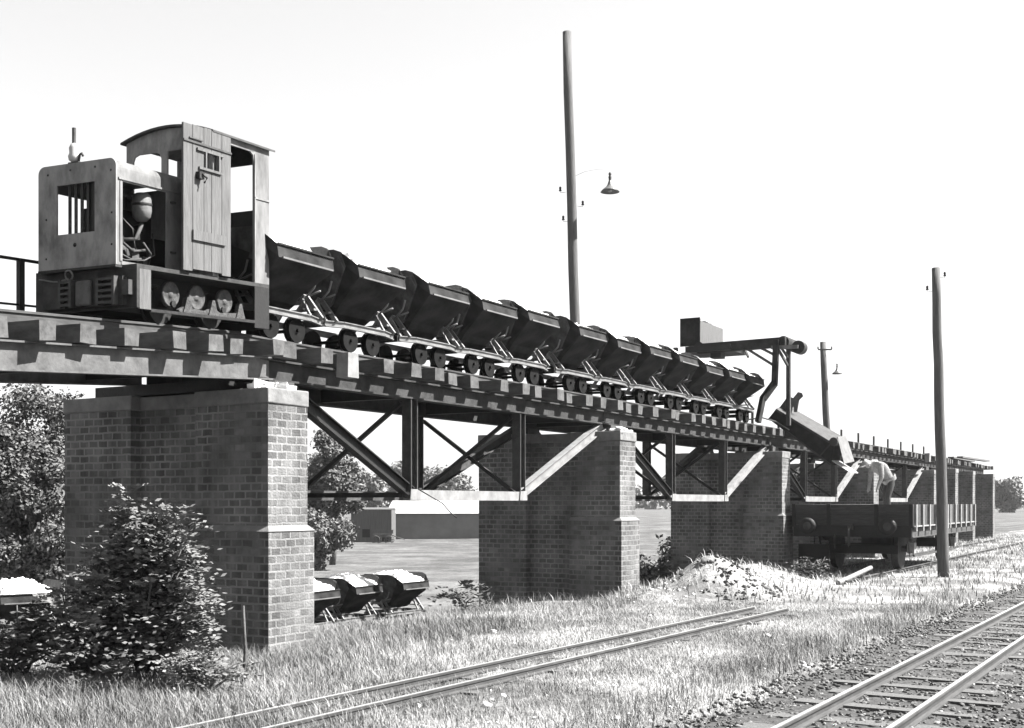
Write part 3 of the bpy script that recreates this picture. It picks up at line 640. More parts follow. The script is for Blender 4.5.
    for x in (-.23, .23):
        q_ = MB()
        for y in (-.3, .3):
            q_.cyl((x, y - .03, .145), (x, y + .03, .145), .145, n=20); q_.cyl((x, y + (.03 if y < 0 else -.03), .145), (x, y + (.042 if y < 0 else -.042), .145), .165, n=20)
        q_.cyl((x, -.36, .145), (x, .36, .145), .022, n=8); q_.build('wheelset', M['wheel'], w_)
    return w_
def make_load(label, group, seed, hgt=.12, L=.47, W=.60):
    rs = np.random.default_rng(seed)
    m = MB(); nx2, ny2 = 22, 16; vs = []
    for i in range(nx2 + 1):
        for j in range(ny2 + 1):
            a, b = i / nx2 * 2 - 1, j / ny2 * 2 - 1
            z = 1.0 + hgt * (1 - max(abs(a) ** 2.2, abs(b) ** 2.2)) * (1 + .3 * math.sin(a * 5 + seed) * math.cos(b * 4 + seed)) + rs.normal() * .018
            if max(abs(a), abs(b)) > .99: z = .93
            vs.append((a * L, b * W, z))
    fs = [(i * (ny2 + 1) + j, (i + 1) * (ny2 + 1) + j, (i + 1) * (ny2 + 1) + j + 1, i * (ny2 + 1) + j + 1) for i in range(nx2) for j in range(ny2)]
    n = len(vs); vs += [(-L * .9, -W * .85, .86), (L * .9, -W * .85, .86), (L * .9, W * .85, .86), (-L * .9, W * .85, .86)]
    cs_ = rs.uniform(-1, 1, (150, 2)); rad = rs.uniform(.018, .055, 150)
    cc = np.stack([cs_[:, 0] * L * .95, cs_[:, 1] * W * .95, 1.0 + hgt * (1 - np.maximum(abs(cs_[:, 0]), abs(cs_[:, 1])) ** 2.2) + .01], -1)
    sv, sf = octa_stones(cc, rad)
    m.add(vs, fs, 0, False); m.add([tuple(q) for q in sv], [tuple(q) for q in sf.reshape(-1, 3)], 0)
    o = m.build('stone_load', M['stone'], label=label, cat='stone load', group=group); return o
centres = [1.32, 2.80, 4.36, 5.70, 7.08, 8.80, 10.22, 11.72, 13.16, 14.55, 15.98, 17.36]
ordn = ['first', 'second', 'third', 'fourth', 'fifth', 'sixth', 'seventh', 'eighth', 'ninth', 'tenth', 'eleventh', 'twelfth and last']
proto = make_tipper('tipping_wagon', 'x', 'tipping wagons in the train on the viaduct')
lproto = [make_load('x', 'stone loads in the train on the viaduct', 3, .21), make_load('x', 'stone loads in the train on the viaduct', 5, .25), make_load('x', 'stone loads in the train on the viaduct', 8, .18)]
for i, t in enumerate(centres):
    o = proto if i == 0 else copy_tree(proto)
    o.matrix_world = MV @ Matrix.Translation((t, 1.25, 3.47)) @ Matrix.Rotation(random.uniform(-.012, .012), 4, 'Z')
    o['label'] = f'dark V-shaped tipping wagon on the viaduct, {ordn[i]} behind the locomotive'
    l = lproto[i] if i < 3 else lproto[i % 3].copy()
    if i >= 3: col.objects.link(l)
    ta = random.uniform(-.07, .07); TL = Matrix.Translation((0, 0, .62)) @ Matrix.Rotation(ta, 4, 'X') @ Matrix.Translation((0, 0, -.62))
    for c_ in o.children:
        if c_.name.split('.')[0] in ('hopper', 'end_plate', 'end_stiffener', 'side_bead', 'rim'): c_.matrix_local = TL
    l.matrix_world = o.matrix_world @ TL @ Matrix.Rotation(math.pi * (i % 2), 4, 'Z')
    l['label'] = f'heap of white stones filling the {ordn[i]} wagon behind the locomotive'
# skips standing on the lower ground behind the viaduct
lheap = make_load('x', 'x', 11, .24)
def ground_skip(px, py_rim, Yd, ang, label, llabel, tilt=0):
    o = copy_tree(proto); x = (px - 512) / F * Yd; z = EYE - (py_rim - HY) * Yd / F - 1.02
    o.matrix_world = Matrix.Translation((x, Yd, z)) @ Matrix.Rotation(ang, 4, 'Z') @ Matrix.Rotation(tilt, 4, 'X'); o['label'] = label; o['group'] = 'tipping wagons parked on the low ground'
    for c_ in o.children: c_.matrix_local = Matrix.Identity(4)
    l = lheap if 'used' not in lheap else lheap.copy()
    if 'used' in lheap: col.objects.link(l)
    lheap['used'] = 1; l.matrix_world = o.matrix_world; l['label'] = llabel; l['group'] = 'stone loads on the low ground'
    return x, Yd, z
gs = [ground_skip(394, 581, 27.8, R(58), 'rightmost tipping wagon parked on low ground, seen beneath the nearest truss', 'white stones in the rightmost wagon on the low ground'),
      ground_skip(345, 585, 26.0, R(62), 'tipping wagon with a pale prop, parked second from right below the nearest truss', 'white stones in the second wagon below the nearest truss'),
      ground_skip(300, 590, 24.4, R(62), 'tipping wagon half hidden by the lit edge of the nearest pier', 'white stones in the wagon half hidden by the nearest pier'),
      ground_skip(18, 592, 21.0, R(40), 'tipping wagon at the far left behind the bushes', 'white stones in the wagon at the far left edge')]
m = MB(); m.beam((0, 0, 0), (0, 0, 1.2), .05, .05); m.beam((.1, -.5, 0), (-.3, .1, 1.0), .05, .05); m.build('wooden_prop', M['truss_pale'], M4=Matrix.Translation((gs[1][0] + .65, 29.4, gs[1][2] - .1)), label='two pale wooden props leaning beside the parked tipping wagons', cat='props')

# ------------------------------------------------------------------ ground tracks
def ground_track(name, label, cat_, pts_mid, gauge, ztop, sl_gap, sl_len, sl_n0, t_mat, h=.1, t_mat2=None, wh=.05):
    p0, p1 = Vector(pts_mid[0]), Vector(pts_mid[1]); d = (p1 - p0); L = d.length; ang = math.atan2(d.y, d.x)
    t_ = thing(name, label, cat_, Matrix.Translation((p0.x, p0.y, 0)) @ Matrix.Rotation(ang, 4, 'Z'))
    for sy in (-1, 1):
        m = MB(); rail_mesh(m, 0, L, sy * gauge / 2, ztop, h=h, wh=wh, wf=wh * 2); m.build('rail', t_mat, t_)
        if t_mat2:
            m = MB(); m.bb(0, L, sy * gauge / 2 - wh * .42, sy * gauge / 2 + wh * .42, ztop + .0005, ztop + .003); m.build('running_surface', t_mat2, t_)
    x = sl_n0; k = 0
    while x < L and k < 96:
        m = MB(); sleeper(m, x + random.uniform(-.04, .04), -sl_len / 2, sl_len / 2, ztop - h - .11, ztop - h + .006, jit=.012); m.build('sleeper', M['plank'], t_); x += sl_gap; k += 1
    return t_, p0, ang, L
# right-hand line: left rail through (1.747,8) dir (.509,.861); right rail .64 m to the right
dR = Vector((.5085, .8611, 0)); nR = Vector((.8611, -.5085, 0))
c0 = Vector((1.747, 8.0, 0)) + nR * .33 - dR * 6
ground_track('branch_line_track', 'bright-railed track on dark ballast in the lower right corner', 'railway track', (c0, c0 + dR * 40), .66, .10, .62, 1.35, .2, M['rail'], h=.085, t_mat2=M['rail_top'], wh=.042)
dM = Vector((.5215, .8532, 0)); nM = Vector((.8532, -.5215, 0))
c1 = Vector((-.11, 11.1, 0)) - dM * 6.5
ground_track('siding_track', 'overgrown narrow siding running past the piers through the grass', 'railway track', (c1, c1 + dM * 13.9), .50, .085, .75, .8, .3, M['rail'], h=.075, t_mat2=M['rail_worn'], wh=.034)
# wagon track
ztW = .09
ws = MV @ Matrix.Translation((14.2, -1.49, 0))
wt_ = thing('wagon_track', 'buried standard track carrying the open goods wagon', 'railway track', ws)
for y in (-.7175, .7175):
    m = MB(); rail_mesh(m, 0, 30, y, ztW, h=.14, wh=.07, wf=.12); m.build('rail', M['rail'], wt_)

# ------------------------------------------------------------------ ballast and loose stones
def scatter(n, f):
    out = []
    while len(out) < n:
        p = f()
        if p is not None: out.append(p)
    return np.array(out)
def bal():
    a = random.uniform(0, 34); b = random.uniform(-1.25, 1.25)
    if a > 16 and random.random() < .5: return None
    pk = c0 + dR * a + nR * b
    if abs(b) > .95 and random.random() < (abs(b) - .95) * 2: return None
    return (pk.x, pk.y, hz(pk.x, pk.y) + .056)
P_ = scatter(16000, bal); rad = rng.uniform(.010, .030, len(P_)); v_, f_ = octa_stones(P_, rad)
M['ballast'] = mat('ballast_stone', .06, .30, 7, .85, 0, 0, island=.7)
raw_mesh('track_ballast', v_, f_, 3, M['ballast'], kind='stuff', label='grey crushed stone ballast around the right-hand track', cat='ballast')
# ballast bed sheet
m = MB(); m.add([tuple(c0 + nR * -1.35 + Vector((0, 0, 0))), tuple(c0 + nR * 1.35), tuple(c0 + nR * 1.3 + dR * 40), tuple(c0 + nR * -1.25 + dR * 40)], [(0, 1, 2, 3)])
bed = []; fcs = []; na, nb_ = 120, 14
for i in range(na + 1):
    for j in range(nb_ + 1):
        a = 40 * i / na; b = -1.1 + 2.3 * j / nb_ + .12 * math.sin(i * .9 + j) * (j in (0, nb_)); pk = c0 + dR * a + nR * b
        e_ = min(j, nb_ - j) / nb_ * 2; bed.append((pk.x, pk.y, hz(pk.x, pk.y) + (-.05 if e_ == 0 else .046 + .018 * random.random())))
for i in range(na):
    for j in range(nb_): fcs.append((i * (nb_ + 1) + j, (i + 1) * (nb_ + 1) + j, (i + 1) * (nb_ + 1) + j + 1, i * (nb_ + 1) + j + 1))
MB().add(bed, fcs, 0, False).build('ballast_bed', mat('ballast_bed', .03, .11, 18, .95, 0, .9, bscale=30), kind='structure')
def rub():
    if random.random() < .45: return None
    r_ = random.random()
    if r_ < .55: t, s = random.gauss(12.0, 1.4), random.gauss(-.95, .7)
    elif r_ < .75: t, s = random.gauss(8.5, .7), random.gauss(-.5, .3)
    else: t, s = random.uniform(6, 17), random.gauss(-1.0, .7)
    if s > -.08: return None
    p = MV @ Vector((t, s, 0)); return (p.x, p.y, hz(p.x, p.y) + .01)
P_ = scatter(260, rub); v_, f_ = octa_stones(P_, rng.gamma(1.3, .010, len(P_)) + .007)
raw_mesh('spilled_stones', v_, f_, 3, M['stone'], kind='stuff', label='white spilled stones over the mound between the piers', cat='stones')
def lit():
    p = gp(random.uniform(-20, 1040), random.uniform(600, 735)); t, s = st(p.x, p.y)
    return None if s > 0 else (p.x, p.y, hz(p.x, p.y) + .008)
P_ = scatter(170, lit); v_, f_ = octa_stones(P_, rng.gamma(2.0, .007, len(P_)) + .008)
raw_mesh('scattered_stones', v_, f_, 3, M['stone'], kind='stuff', label='small pale stones scattered through the grass', cat='stones')
# dark brick rubble on the left side of the mound
def rb():
    t, s = random.gauss(10.2, .6), random.gauss(-1.35, .35); p = MV @ Vector((t, s, 0)); return (p.x, p.y, hz(p.x, p.y) + .015)
P_ = scatter(170, rb); v_, f_ = octa_stones(P_, rng.gamma(2.0, .012, len(P_)) + .015)
raw_mesh('brick_rubble', v_, f_, 3, M['stone_dark'], kind='stuff', label='dark broken brick rubble at the foot of the mound', cat='rubble')

# ------------------------------------------------------------------ open goods wagon (frame: x along, y across to the back, z above its rail)
ww = thing('goods_wagon', 'low-sided open goods wagon standing beside the viaduct', 'goods wagon', MV @ Matrix.Translation((17.55, -1.49, ztW)))
WL, WW, ZT, ZF = 8.3, 1.32, 1.475, 1.02
m = MB(); m.bb(.1, WL - .1, -WW + .08, WW - .08, ZF - .09, ZF); m.build('floor', M['wagon'], ww)
m = MB()
for k in range(3): m.box((0.03, 0, ZF + .076 + k * .152), (.05 + .004 * (k == 1), 2 * WW, .1515))
m.build('end_board', M['wagon'], ww)
m = MB(); m.bb(WL - .05, WL, -WW, WW, ZF, ZT); m.build('end_board', M['wagon'], ww)
m = MB(); m.bb(-.02, .10, -WW + .02, WW - .02, .76, ZF - .004); m.build('headstock', M['steel_dark'], ww)
m = MB()
for y in (-.55, .5, ): m.bb(-.03, .002, y - .04, y + .04, ZF - .2, ZT + .01)
for y in (-WW + .03, WW - .03): m.bb(-.032, .002, y - .04, y + .04, ZF - .05, ZT + .01)
m.bb(-.026, .0, -WW + .08, WW - .08, ZF + .225, ZF + .232); m.build('end_stakes', M['steel_dark'], ww)
for sy in (-1, 1):
    for d_ in range(2):
        xa = .06 + d_ * (WL - .1) / 2; xb = xa + (WL - .1) / 2 - .04
        m = MB()
        for k in range(3): m.bb(xa, xb, min(sy * WW, sy * (WW - .05)), max(sy * WW, sy * (WW - .05)), ZF + .002 + k * .152, ZF + .1535 + k * .152)
        dd = m.build('drop_side', M['wagon'], ww)
        for k in range(6):
            xx = xa + .14 + k * (xb - xa - .28) / 5; s_ = MB(); y0 = sy * (WW + .002); y1 = sy * (WW + .055)
            s_.bb(xx - .05, xx + .05, min(y0, y1), max(y0, y1), ZF - .13, ZT + .005); s_.build('stake', M['wagon_rib'], ww)
    m = MB(); y0, y1 = sy * (WW - .01), sy * (WW - .09); m.ibeam((.1, sy * (WW - .06), .86), (WL - .02, sy * (WW - .06), .86), .1, .22, tf=.02); m.build('sole_bar', M['steel'], ww)
    m = MB(); m.bb(0, WL, min(sy * (WW + .003), sy * (WW + .035)), max(sy * (WW + .003), sy * (WW + .035)), ZF - .035, ZF - .004); m.build('side_rail', M['wagon_rib'], ww)
for sy in (-1, 1):
    b_ = MB(); b_.lathe([(0, -.40), (.10, -.395), (.185, -.375), (.185, -.35), (.07, -.34), (.07, -.14), (.10, -.13), (.10, -.02), (.13, -.02), (.13, 0)], (-.02, sy * .875, 1.0), 24, axis=(1, 0, 0)); b_.build('buffer', M['steel_dark'], ww)
    b_ = MB(); b_.lathe([(0, -.408), (.085, -.404), (.09, -.396)], (-.02, sy * .875, 1.0), 20, axis=(1, 0, 0)); b_.build('buffer_face', M['steel'], ww)
c = MB(); c.tube([(-.02, 0, .98), (-.2, 0, .98), (-.24, 0, .93), (-.24, 0, .6), (-.2, 0, .55), (-.16, 0, .62), (-.18, 0, .9)], .022); c.bb(-.12, -.02, -.06, .06, .92, 1.04); c.tube([(-.02, .35, .8), (-.1, .35, .75), (-.12, .33, .5)], .02); c.build('coupling', M['steel'], ww)
for xa in (1.5, WL - 1.6):
    a = MB()
    for y in (-.72, .72):
        a.cyl((xa, y - .06, .46), (xa, y + .06, .46), .46, n=30); a.cyl((xa, y + (.06 if y < 0 else -.06), .46), (xa, y + (.085 if y < 0 else -.085), .46), .485, n=30)
    a.cyl((xa, -1.0, .46), (xa, 1.0, .46), .07); a.build('wheelset', M['steel'], ww)
    for y in (-1.0, 1.0):
        s_ = MB(); s_.bb(xa - .12, xa + .12, y - .08, y + .08, .36, .6); s_.build('axle_box', M['wagon_rib'], ww)
        s_ = MB()
        for k in range(5): s_.bb(xa - .5 + k * .08, xa + .5 - k * .08, y - .045, y + .045, .735 - k * .026, .757 - k * .026)
        s_.build('leaf_spring', M['steel'], ww)
        s_ = MB(); s_.beam((xa - .5, y, .76), (xa - .17, y, .30), .02, .07); s_.beam((xa + .5, y, .76), (xa + .17, y, .30), .02, .07); s_.build('axle_guard', M['steel'], ww)
    for sgn in (-1, 1):
        s_ = MB(); s_.bb(xa + sgn * .55 - .05, xa + sgn * .55 + .05, -.82, .82, .36, .56); s_.beam((xa + sgn * .55, -.7, .5), (xa + sgn * .3, -.7, .95), .03, .05); s_.build('brake_gear', M['steel_dark'], ww)
m = MB(); m.beam((1.5, -1.05, .3), (WL - 1.6, -1.05, .3), .03, .05); m.bb(3, 4.2, -.5, .5, .45, .8); m.build('brake_rodding', M['steel'], ww)
# load of the wagon
sv = []; n = 420
cc = np.stack([rng.uniform(.2, WL - .2, n), rng.uniform(-WW + .15, WW - .15, n), ZF + .06 + .22 * rng.random(n)], -1); v_, f_ = octa_stones(cc, rng.uniform(.05, .11, n))
m = MB(); m.add([tuple(q) for q in v_], [tuple(q) for q in f_.reshape(-1, 3)]); m.bb(.12, WL - .12, -WW + .08, WW - .08, ZF + .002, ZF + .12)
m.build('stone_load', M['stone'], M4=ww.matrix_world.copy(), label='pale stones lying in the open goods wagon', cat='stone load')
# log on the ground before it
a = gp(838, 583, .05); b = gp(868, 569, .25)
m = MB(); m.cyl(a, (a + (b - a) * 1.1), .05, .045, n=12); m.build('log', M['truss_pale'], label='pale log lying on the ground before the wagon buffers', cat='log')
m = MB(); m.box((0, 0, .3), (.10, .7, .62)); m.build('board', M['steel_dark'], M4=MV @ Matrix.Translation((17.95, -.55, 0.05)), label='dark upright board beside the third brick pier', cat='board')

# ------------------------------------------------------------------ tipping gantry and chute
ga = thing('loading_gantry', 'dark overhead gantry with roller reaching across the end of the train', 'gantry', MV, (17.5, 0, 3.4))
def PT(px, py, t):
    # gantry-local point on the cross-plane t, from the measured bearing of the detail
    k = (px - 512) / F; s_ = ((O.x + U.x * t) - k * (O.y + U.y * t)) / (k * V.y - V.x); Yd = O.y + U.y * t + V.y * s_
    return Vector((t - 17.5, s_, EYE + (HY - py) * Yd / F - 3.4))
def G(t, s, z): return (t - 17.5, s, z - 3.4)
m = MB(); m.beam(PT(786, 342, 17.35), PT(698, 349, 17.35), .16, .22); m.build('boom', M['hopper'], ga)
m = MB(); m.beam(PT(790, 343, 18.2), PT(706, 351, 18.2), .10, .16); m.build('boom', M['hopper'], ga)
c_ = PT(783, 342, 17.4); m = MB(); m.cyl(c_, c_ + Vector((1.0, 0, 0)), .14, n=18); m.build('end_roller', M['hopper'], ga)
c_ = PT(798, 347, 17.35); m = MB(); m.cyl(c_, c_ + Vector((.25, 0, 0)), .15, n=20); m.build('pulley', M['steel_dark'], ga)
m = MB(); m.beam(c_ + Vector((-.06, -.02, 0)), c_ + Vector((-.06, .6, .02)), .05, .08); m.build('pulley_bracket', M['steel_pale'], ga)
m = MB(); m.beam(G(17.25, .12, 5.30), G(17.25, .16, 4.30), .12, .12); m.beam(G(17.25, .16, 4.32), G(17.0, .35, 3.95), .12, .14); m.beam(G(17.0, .35, 3.98), G(16.8, .40, 3.42), .1, .12); m.build('post', M['hopper'], ga)
m = MB(); m.beam(G(17.95, .05, 5.3), G(17.95, .05, 3.4), .09, .09); m.build('post', M['steel'], ga)
m = MB()
m.beam(G(17.25, .14, 4.70), G(17.35, 1.0, 5.26), .045, .055); m.beam(G(17.25, .14, 4.95), G(17.35, .7, 5.26), .045, .055)
m.beam(G(17.95, .05, 4.75), G(17.25, .14, 5.2), .045, .055); m.beam(G(17.95, .05, 4.95), G(17.3, .14, 5.3), .04, .05); m.beam(G(18.2, 1.2, 5.3), G(17.6, .9, 5.0), .04, .05)
m.build('knee_brace', M['steel'], ga)
m = MB(); m.bb(-.3, .9, 1.2, 2.3, 1.74, 1.88); m.bb(-.1, .2, 1.5, 1.75, 1.60, 1.78); m.cyl(G(17.3, 2.0, 5.27), G(18.0, 2.0, 5.27), .12); m.build('drive_gear', M['steel_dark'], ga)
for (t, s) in ((17.4, 2.62), (19.0, 2.62)):
    m = MB(); m.beam(G(t, s, 5.3), G(t, s, 3.2), .09, .09); m.build('post', M['steel'], ga)
# the box on the far end of the boom
bx = thing('counterweight_box', 'plank box standing on the far end of the gantry boom', 'box', MV, (17.5, 2.05, 5.42))
m = MB(); m.bb(0, .03, 0, .50, -.09, .58); m.build('end_panel', M['hopper'], bx)  # dark colour stands for shade on the end turned from the sun
m = MB(); m.bb(.031, 1.55, 0, .03, -.02, .50); m.build('side_panel', M['plank'], bx)
m = MB(); m.bb(.031, 1.55, .47, .50, -.02, .50); m.bb(1.551, 1.58, 0, .5, -.02, .5); m.bb(.031, 1.55, .031, .469, -.02, .01); m.build('panels', M['plank'], bx)
m = MB(); m.bb(.4, 1.2, .1, .4, .30, .50); v_, f_ = octa_stones(np.stack([rng.uniform(.15, 1.5, 30), rng.uniform(.08, .42, 30), rng.uniform(.47, .56, 30)], -1), rng.uniform(.04, .08, 30)); m.add([tuple(q) for q in v_], [tuple(q) for q in f_.reshape(-1, 3)])
m.build('scrap_load', M['steel_dark'], M4=bx.matrix_world.copy(), label='dark scrap lumps heaped in the plank box', cat='scrap')
# delivery chute: sheet trough from the deck edge down over the wagon
ch = thing('delivery_chute', 'steel delivery chute sloping from the deck towards the goods wagon', 'chute', MV, (0, 0, 0))
def chute_pt(px, py, t):
    # point on the viaduct-frame plane t=const seen at (px, py)
    k = (px - 512) / F
    s = ((O.x + U.x * t) - k * (O.y + U.y * t)) / (k * V.y - V.x); Yd = O.y + U.y * t + V.y * s
    return Vector((t, s, EYE + (HY - py) * Yd / F))
TA, TB = 18.15, 18.95
A0 = chute_pt(769, 418, TA); B0 = chute_pt(831, 465, TA)           # bottom edge of the near side
A1 = chute_pt(776, 409, TA); B1 = chute_pt(834, 444, TA)
def quad_plate(m, a, b, c, d, off):
    off = Vector(off); v = [a, b, c, d, a + off, b + off, c + off, d + off]
    m.add(v, [(0, 1, 2, 3), (7, 6, 5, 4), (0, 4, 5, 1), (1, 5, 6, 2), (2, 6, 7, 3), (3, 7, 4, 0)])
T_ = Vector((TB - TA, 0, 0))
m = MB(); quad_plate(m, A0, B0, B1, A1, (.015, 0, 0)); m.build('side_wall', M['hopper'], ch)
m = MB(); quad_plate(m, A0 + T_, B0 + T_, B1 + T_ + Vector((0, 0, .20)), A1 + T_ + Vector((0, 0, .16)), (.015, 0, 0)); m.build('side_wall', M['steel_pale'], ch)
m = MB(); quad_plate(m, A0 + Vector((.016, 0, .0)), B0 + Vector((.016, 0, 0)), B0 + T_ - Vector((.002, 0, 0)), A0 + T_ - Vector((.002, 0, 0)), (0, 0, .015)); m.build('floor_plate', M['hopper'], ch)
m = MB(); m.beam(B0 + Vector((-.012, 0, 0)), A0 + Vector((-.012, 0, 0)), .02, .04); m.beam(B1 + Vector((-.012, 0, -.02)), A1 + Vector((-.012, 0, -.02)), .02, .05); m.beam(B0 + (A0 - B0) * .18 + Vector((-.01, 0, 0)), B1 + (A1 - B1) * .04 + Vector((-.01, 0, 0)), .02, .03); m.build('edge_angle', M['steel'], ch)
m = MB(); quad_plate(m, A1 + Vector((.016, 0, .0)), B1 + Vector((.016, 0, 0)), B1 + T_ + Vector((-.002, 0, .19)), A1 + T_ + Vector((-.002, 0, .15)), (0, 0, .012)); m.build('cover_plate', M['steel'], ch)
# hooked end plate and bright lip
e0 = B1 + Vector((0, .05, .12)); m = MB()
quad_plate(m, B1 + Vector((.02, -.06, .16)), B1 + T_ + Vector((.0, -.06, .22)), B0 + T_ + Vector((0, -.32, .10)), B0 + Vector((.02, -.28, .02)), (0, -.015, .004)); m.build('end_baffle', M['steel_pale'], ch)
m = MB(); quad_plate(m, B0 + Vector((.02, -.0, .10)), B0 + T_ + Vector((0, -.0, .10)), B0 + T_ + Vector((0, -.42, -.18)), B0 + Vector((.02, -.42, -.18)), (0, -.004, .015)); m.build('lip_plate', M['roofing'], ch)
m = MB(); m.cyl(B1 + Vector((-.05, 0, .05)), B1 + Vector((.2, 0, .05)), .10, n=16); m.build('hinge_drum', M['steel'], ch)
m = MB()
for poly in (((776, 424), (777, 411), (788, 396), (793, 398), (789, 412), (784, 428)), ((786, 418), (789, 403), (798, 392), (802, 393), (803, 396), (799, 400), (797, 412), (794, 412), (793, 405), (790, 420))):
    q_ = [chute_pt(a, b, 18.5) for a, b in poly]; m.extr([(p_.y, p_.z) for p_ in q_], 0, 18.5, 18.54); m.build('hanger_plates', M['steel_pale'], ch)
m = MB(); m.tube([A0 + Vector((-.3, .5, -.05)), A0 + Vector((-.2, .1, .0)), A0 + Vector((-.1, -.2, -.1)), A0 + Vector((-.05, -.5, -.3))], .018); m.build('hanger_cable', M['steel_pale'], ch)

# ------------------------------------------------------------------ poles and lamps
def pole(base, top, r0, r1, label, group='wooden poles'):
    p = thing('wooden_pole', label, 'pole', Matrix.Translation(base), group=group); d = Vector(top) - Vector(base)
    pts = [d * (k / 10) + Vector((random.uniform(-.012, .012), random.uniform(-.01, .01), 0)) * (0 < k < 10) for k in range(11)]
    MB().tube(pts, r0, 14, taper=r1 / r0).build('shaft', M['pole'], p)
    return p, d
def insul(p, at, side=1):
    m = MB(); m.tube([Vector(at), Vector(at) + Vector((side * .12, 0, -.02)), Vector(at) + Vector((side * .12, 0, .06))], .006); m.build('bracket', M['steel_pale'], p)
    m = MB(); m.lathe([(0, .12), (.022, .11), (.028, .08), (.02, .06), (.035, .02), (0, .02)], Vector(at) + Vector((side * .12, 0, .0)), 10); m.build('insulator', M['steel_dark'], p)
def lamp(loc, wd, label, base_pole):
    l = thing('street_lamp', label, 'lamp', Matrix.Translation(loc), group='enamel pole lamps')
    m = MB(); k = wd; m.lathe([(.03 * k * 2, .62 * k), (.10 * k, .50 * k), (.13 * k, .40 * k), (.20 * k, .28 * k), (.40 * k, .12 * k), (.50 * k, .0), (.47 * k, 0), (.36 * k, .10 * k), (.05 * k, .2 * k)], n=24); m.build('shade', mat('lamp_enamel', .16, .3, 8, .35, 0, 0) if 'enl' not in M else M['enl'], l)
    m = MB(); m.lathe([(0, 1.02 * k), (.06 * k, 1.0 * k), (.085 * k, .92 * k), (.05 * k, .84 * k), (.09 * k, .78 * k), (.07 * k, .66 * k), (.07 * k, .58 * k)], n=12); m.build('socket', M['steel_dark'], l)
    m = MB(); m.lathe([(0, -.02 * k), (.10 * k, .02 * k), (.12 * k, .12 * k), (.06 * k, .2 * k)], n=12); m.build('bulb', M['glass_lamp'], l)
    d = Vector(base_pole) - Vector(loc); m = MB(); m.tube([Vector((0, 0, 1.0 * k)), Vector((0, 0, 1.12 * k)), d * .3 + Vector((0, 0, 1.25 * k)), d * .7 + Vector((0, 0, 1.2 * k)), d + Vector((0, 0, 1.0 * k))], .005); m.build('arm', M['roofing'], l)  # white colour stands for the glare that swallows the arm
    return l
def at(px, py, Yd): return Vector(((px - 512) / F * Yd, Yd, EYE + (HY - py) * Yd / F))
Y1 = 26.0; b1 = at(583, 576, Y1); b1.z = hz(b1.x, b1.y) - .3; t1 = at(567, 32, Y1)
P1, d1 = pole(b1, t1, .125, .095, 'tallest wooden pole, behind the train, with a bell lamp')
for (px, py, sd) in ((563, 192, -1), (566, 221, -1), (580, 206, 1)):
    q_ = at(px, py, Y1) - b1; insul(P1, q_ + Vector((.06 if sd < 0 else -.06, 0, 0)), sd)
lamp(at(610, 192, Y1), .42, 'bell-shaped lamp hanging right of the tallest pole', at(574, 196, Y1))
Y3 = 44.0; b3 = at(833, 545, Y3); b3.z = hz(b3.x, b3.y) - .3; t3 = at(823, 342, Y3)
P3, _ = pole(b3, t3, .16, .11, 'short distant wooden pole behind the viaduct with a small lamp')
m = MB(); q_ = at(824, 350, Y3) - b3; m.beam(q_ + Vector((-.25, -.12, 0)), q_ + Vector((.25, -.12, 0)), .04, .05); m.build('crossarm', M['pole'], P3); insul(P3, q_ + Vector((.13, -.12, 0)), 1); insul(P3, q_ + Vector((-.13, -.12, 0)), -1)
lamp(at(837, 374, Y3), .38, 'small bell lamp hanging beside the short distant pole', at(826, 376, Y3))
b2 = gp(944, 577); b2.z = hz(b2.x, b2.y) - .25; t2 = at(936, 268, 26)
P2, _ = pole(b2, t2, .125, .09, 'wooden pole standing in front of the goods wagon at the right')
q_ = at(936, 291, 26) - b2; insul(P2, q_ + Vector((-.07, 0, 0)), -1); insul(P2, q_ + Vector((.07, 0, .3)), 1)

# hanging cable under the first truss
m = MB(); c_ = [at(x_, y_, 14.8) for x_, y_ in ((418, 489), (430, 496), (442, 503), (452, 514), (457, 518))]; m.tube(c_, .008); m.build('loose_cable', M['steel_dark'], label='thin cable dangling from the nearest truss chord', cat='cable')

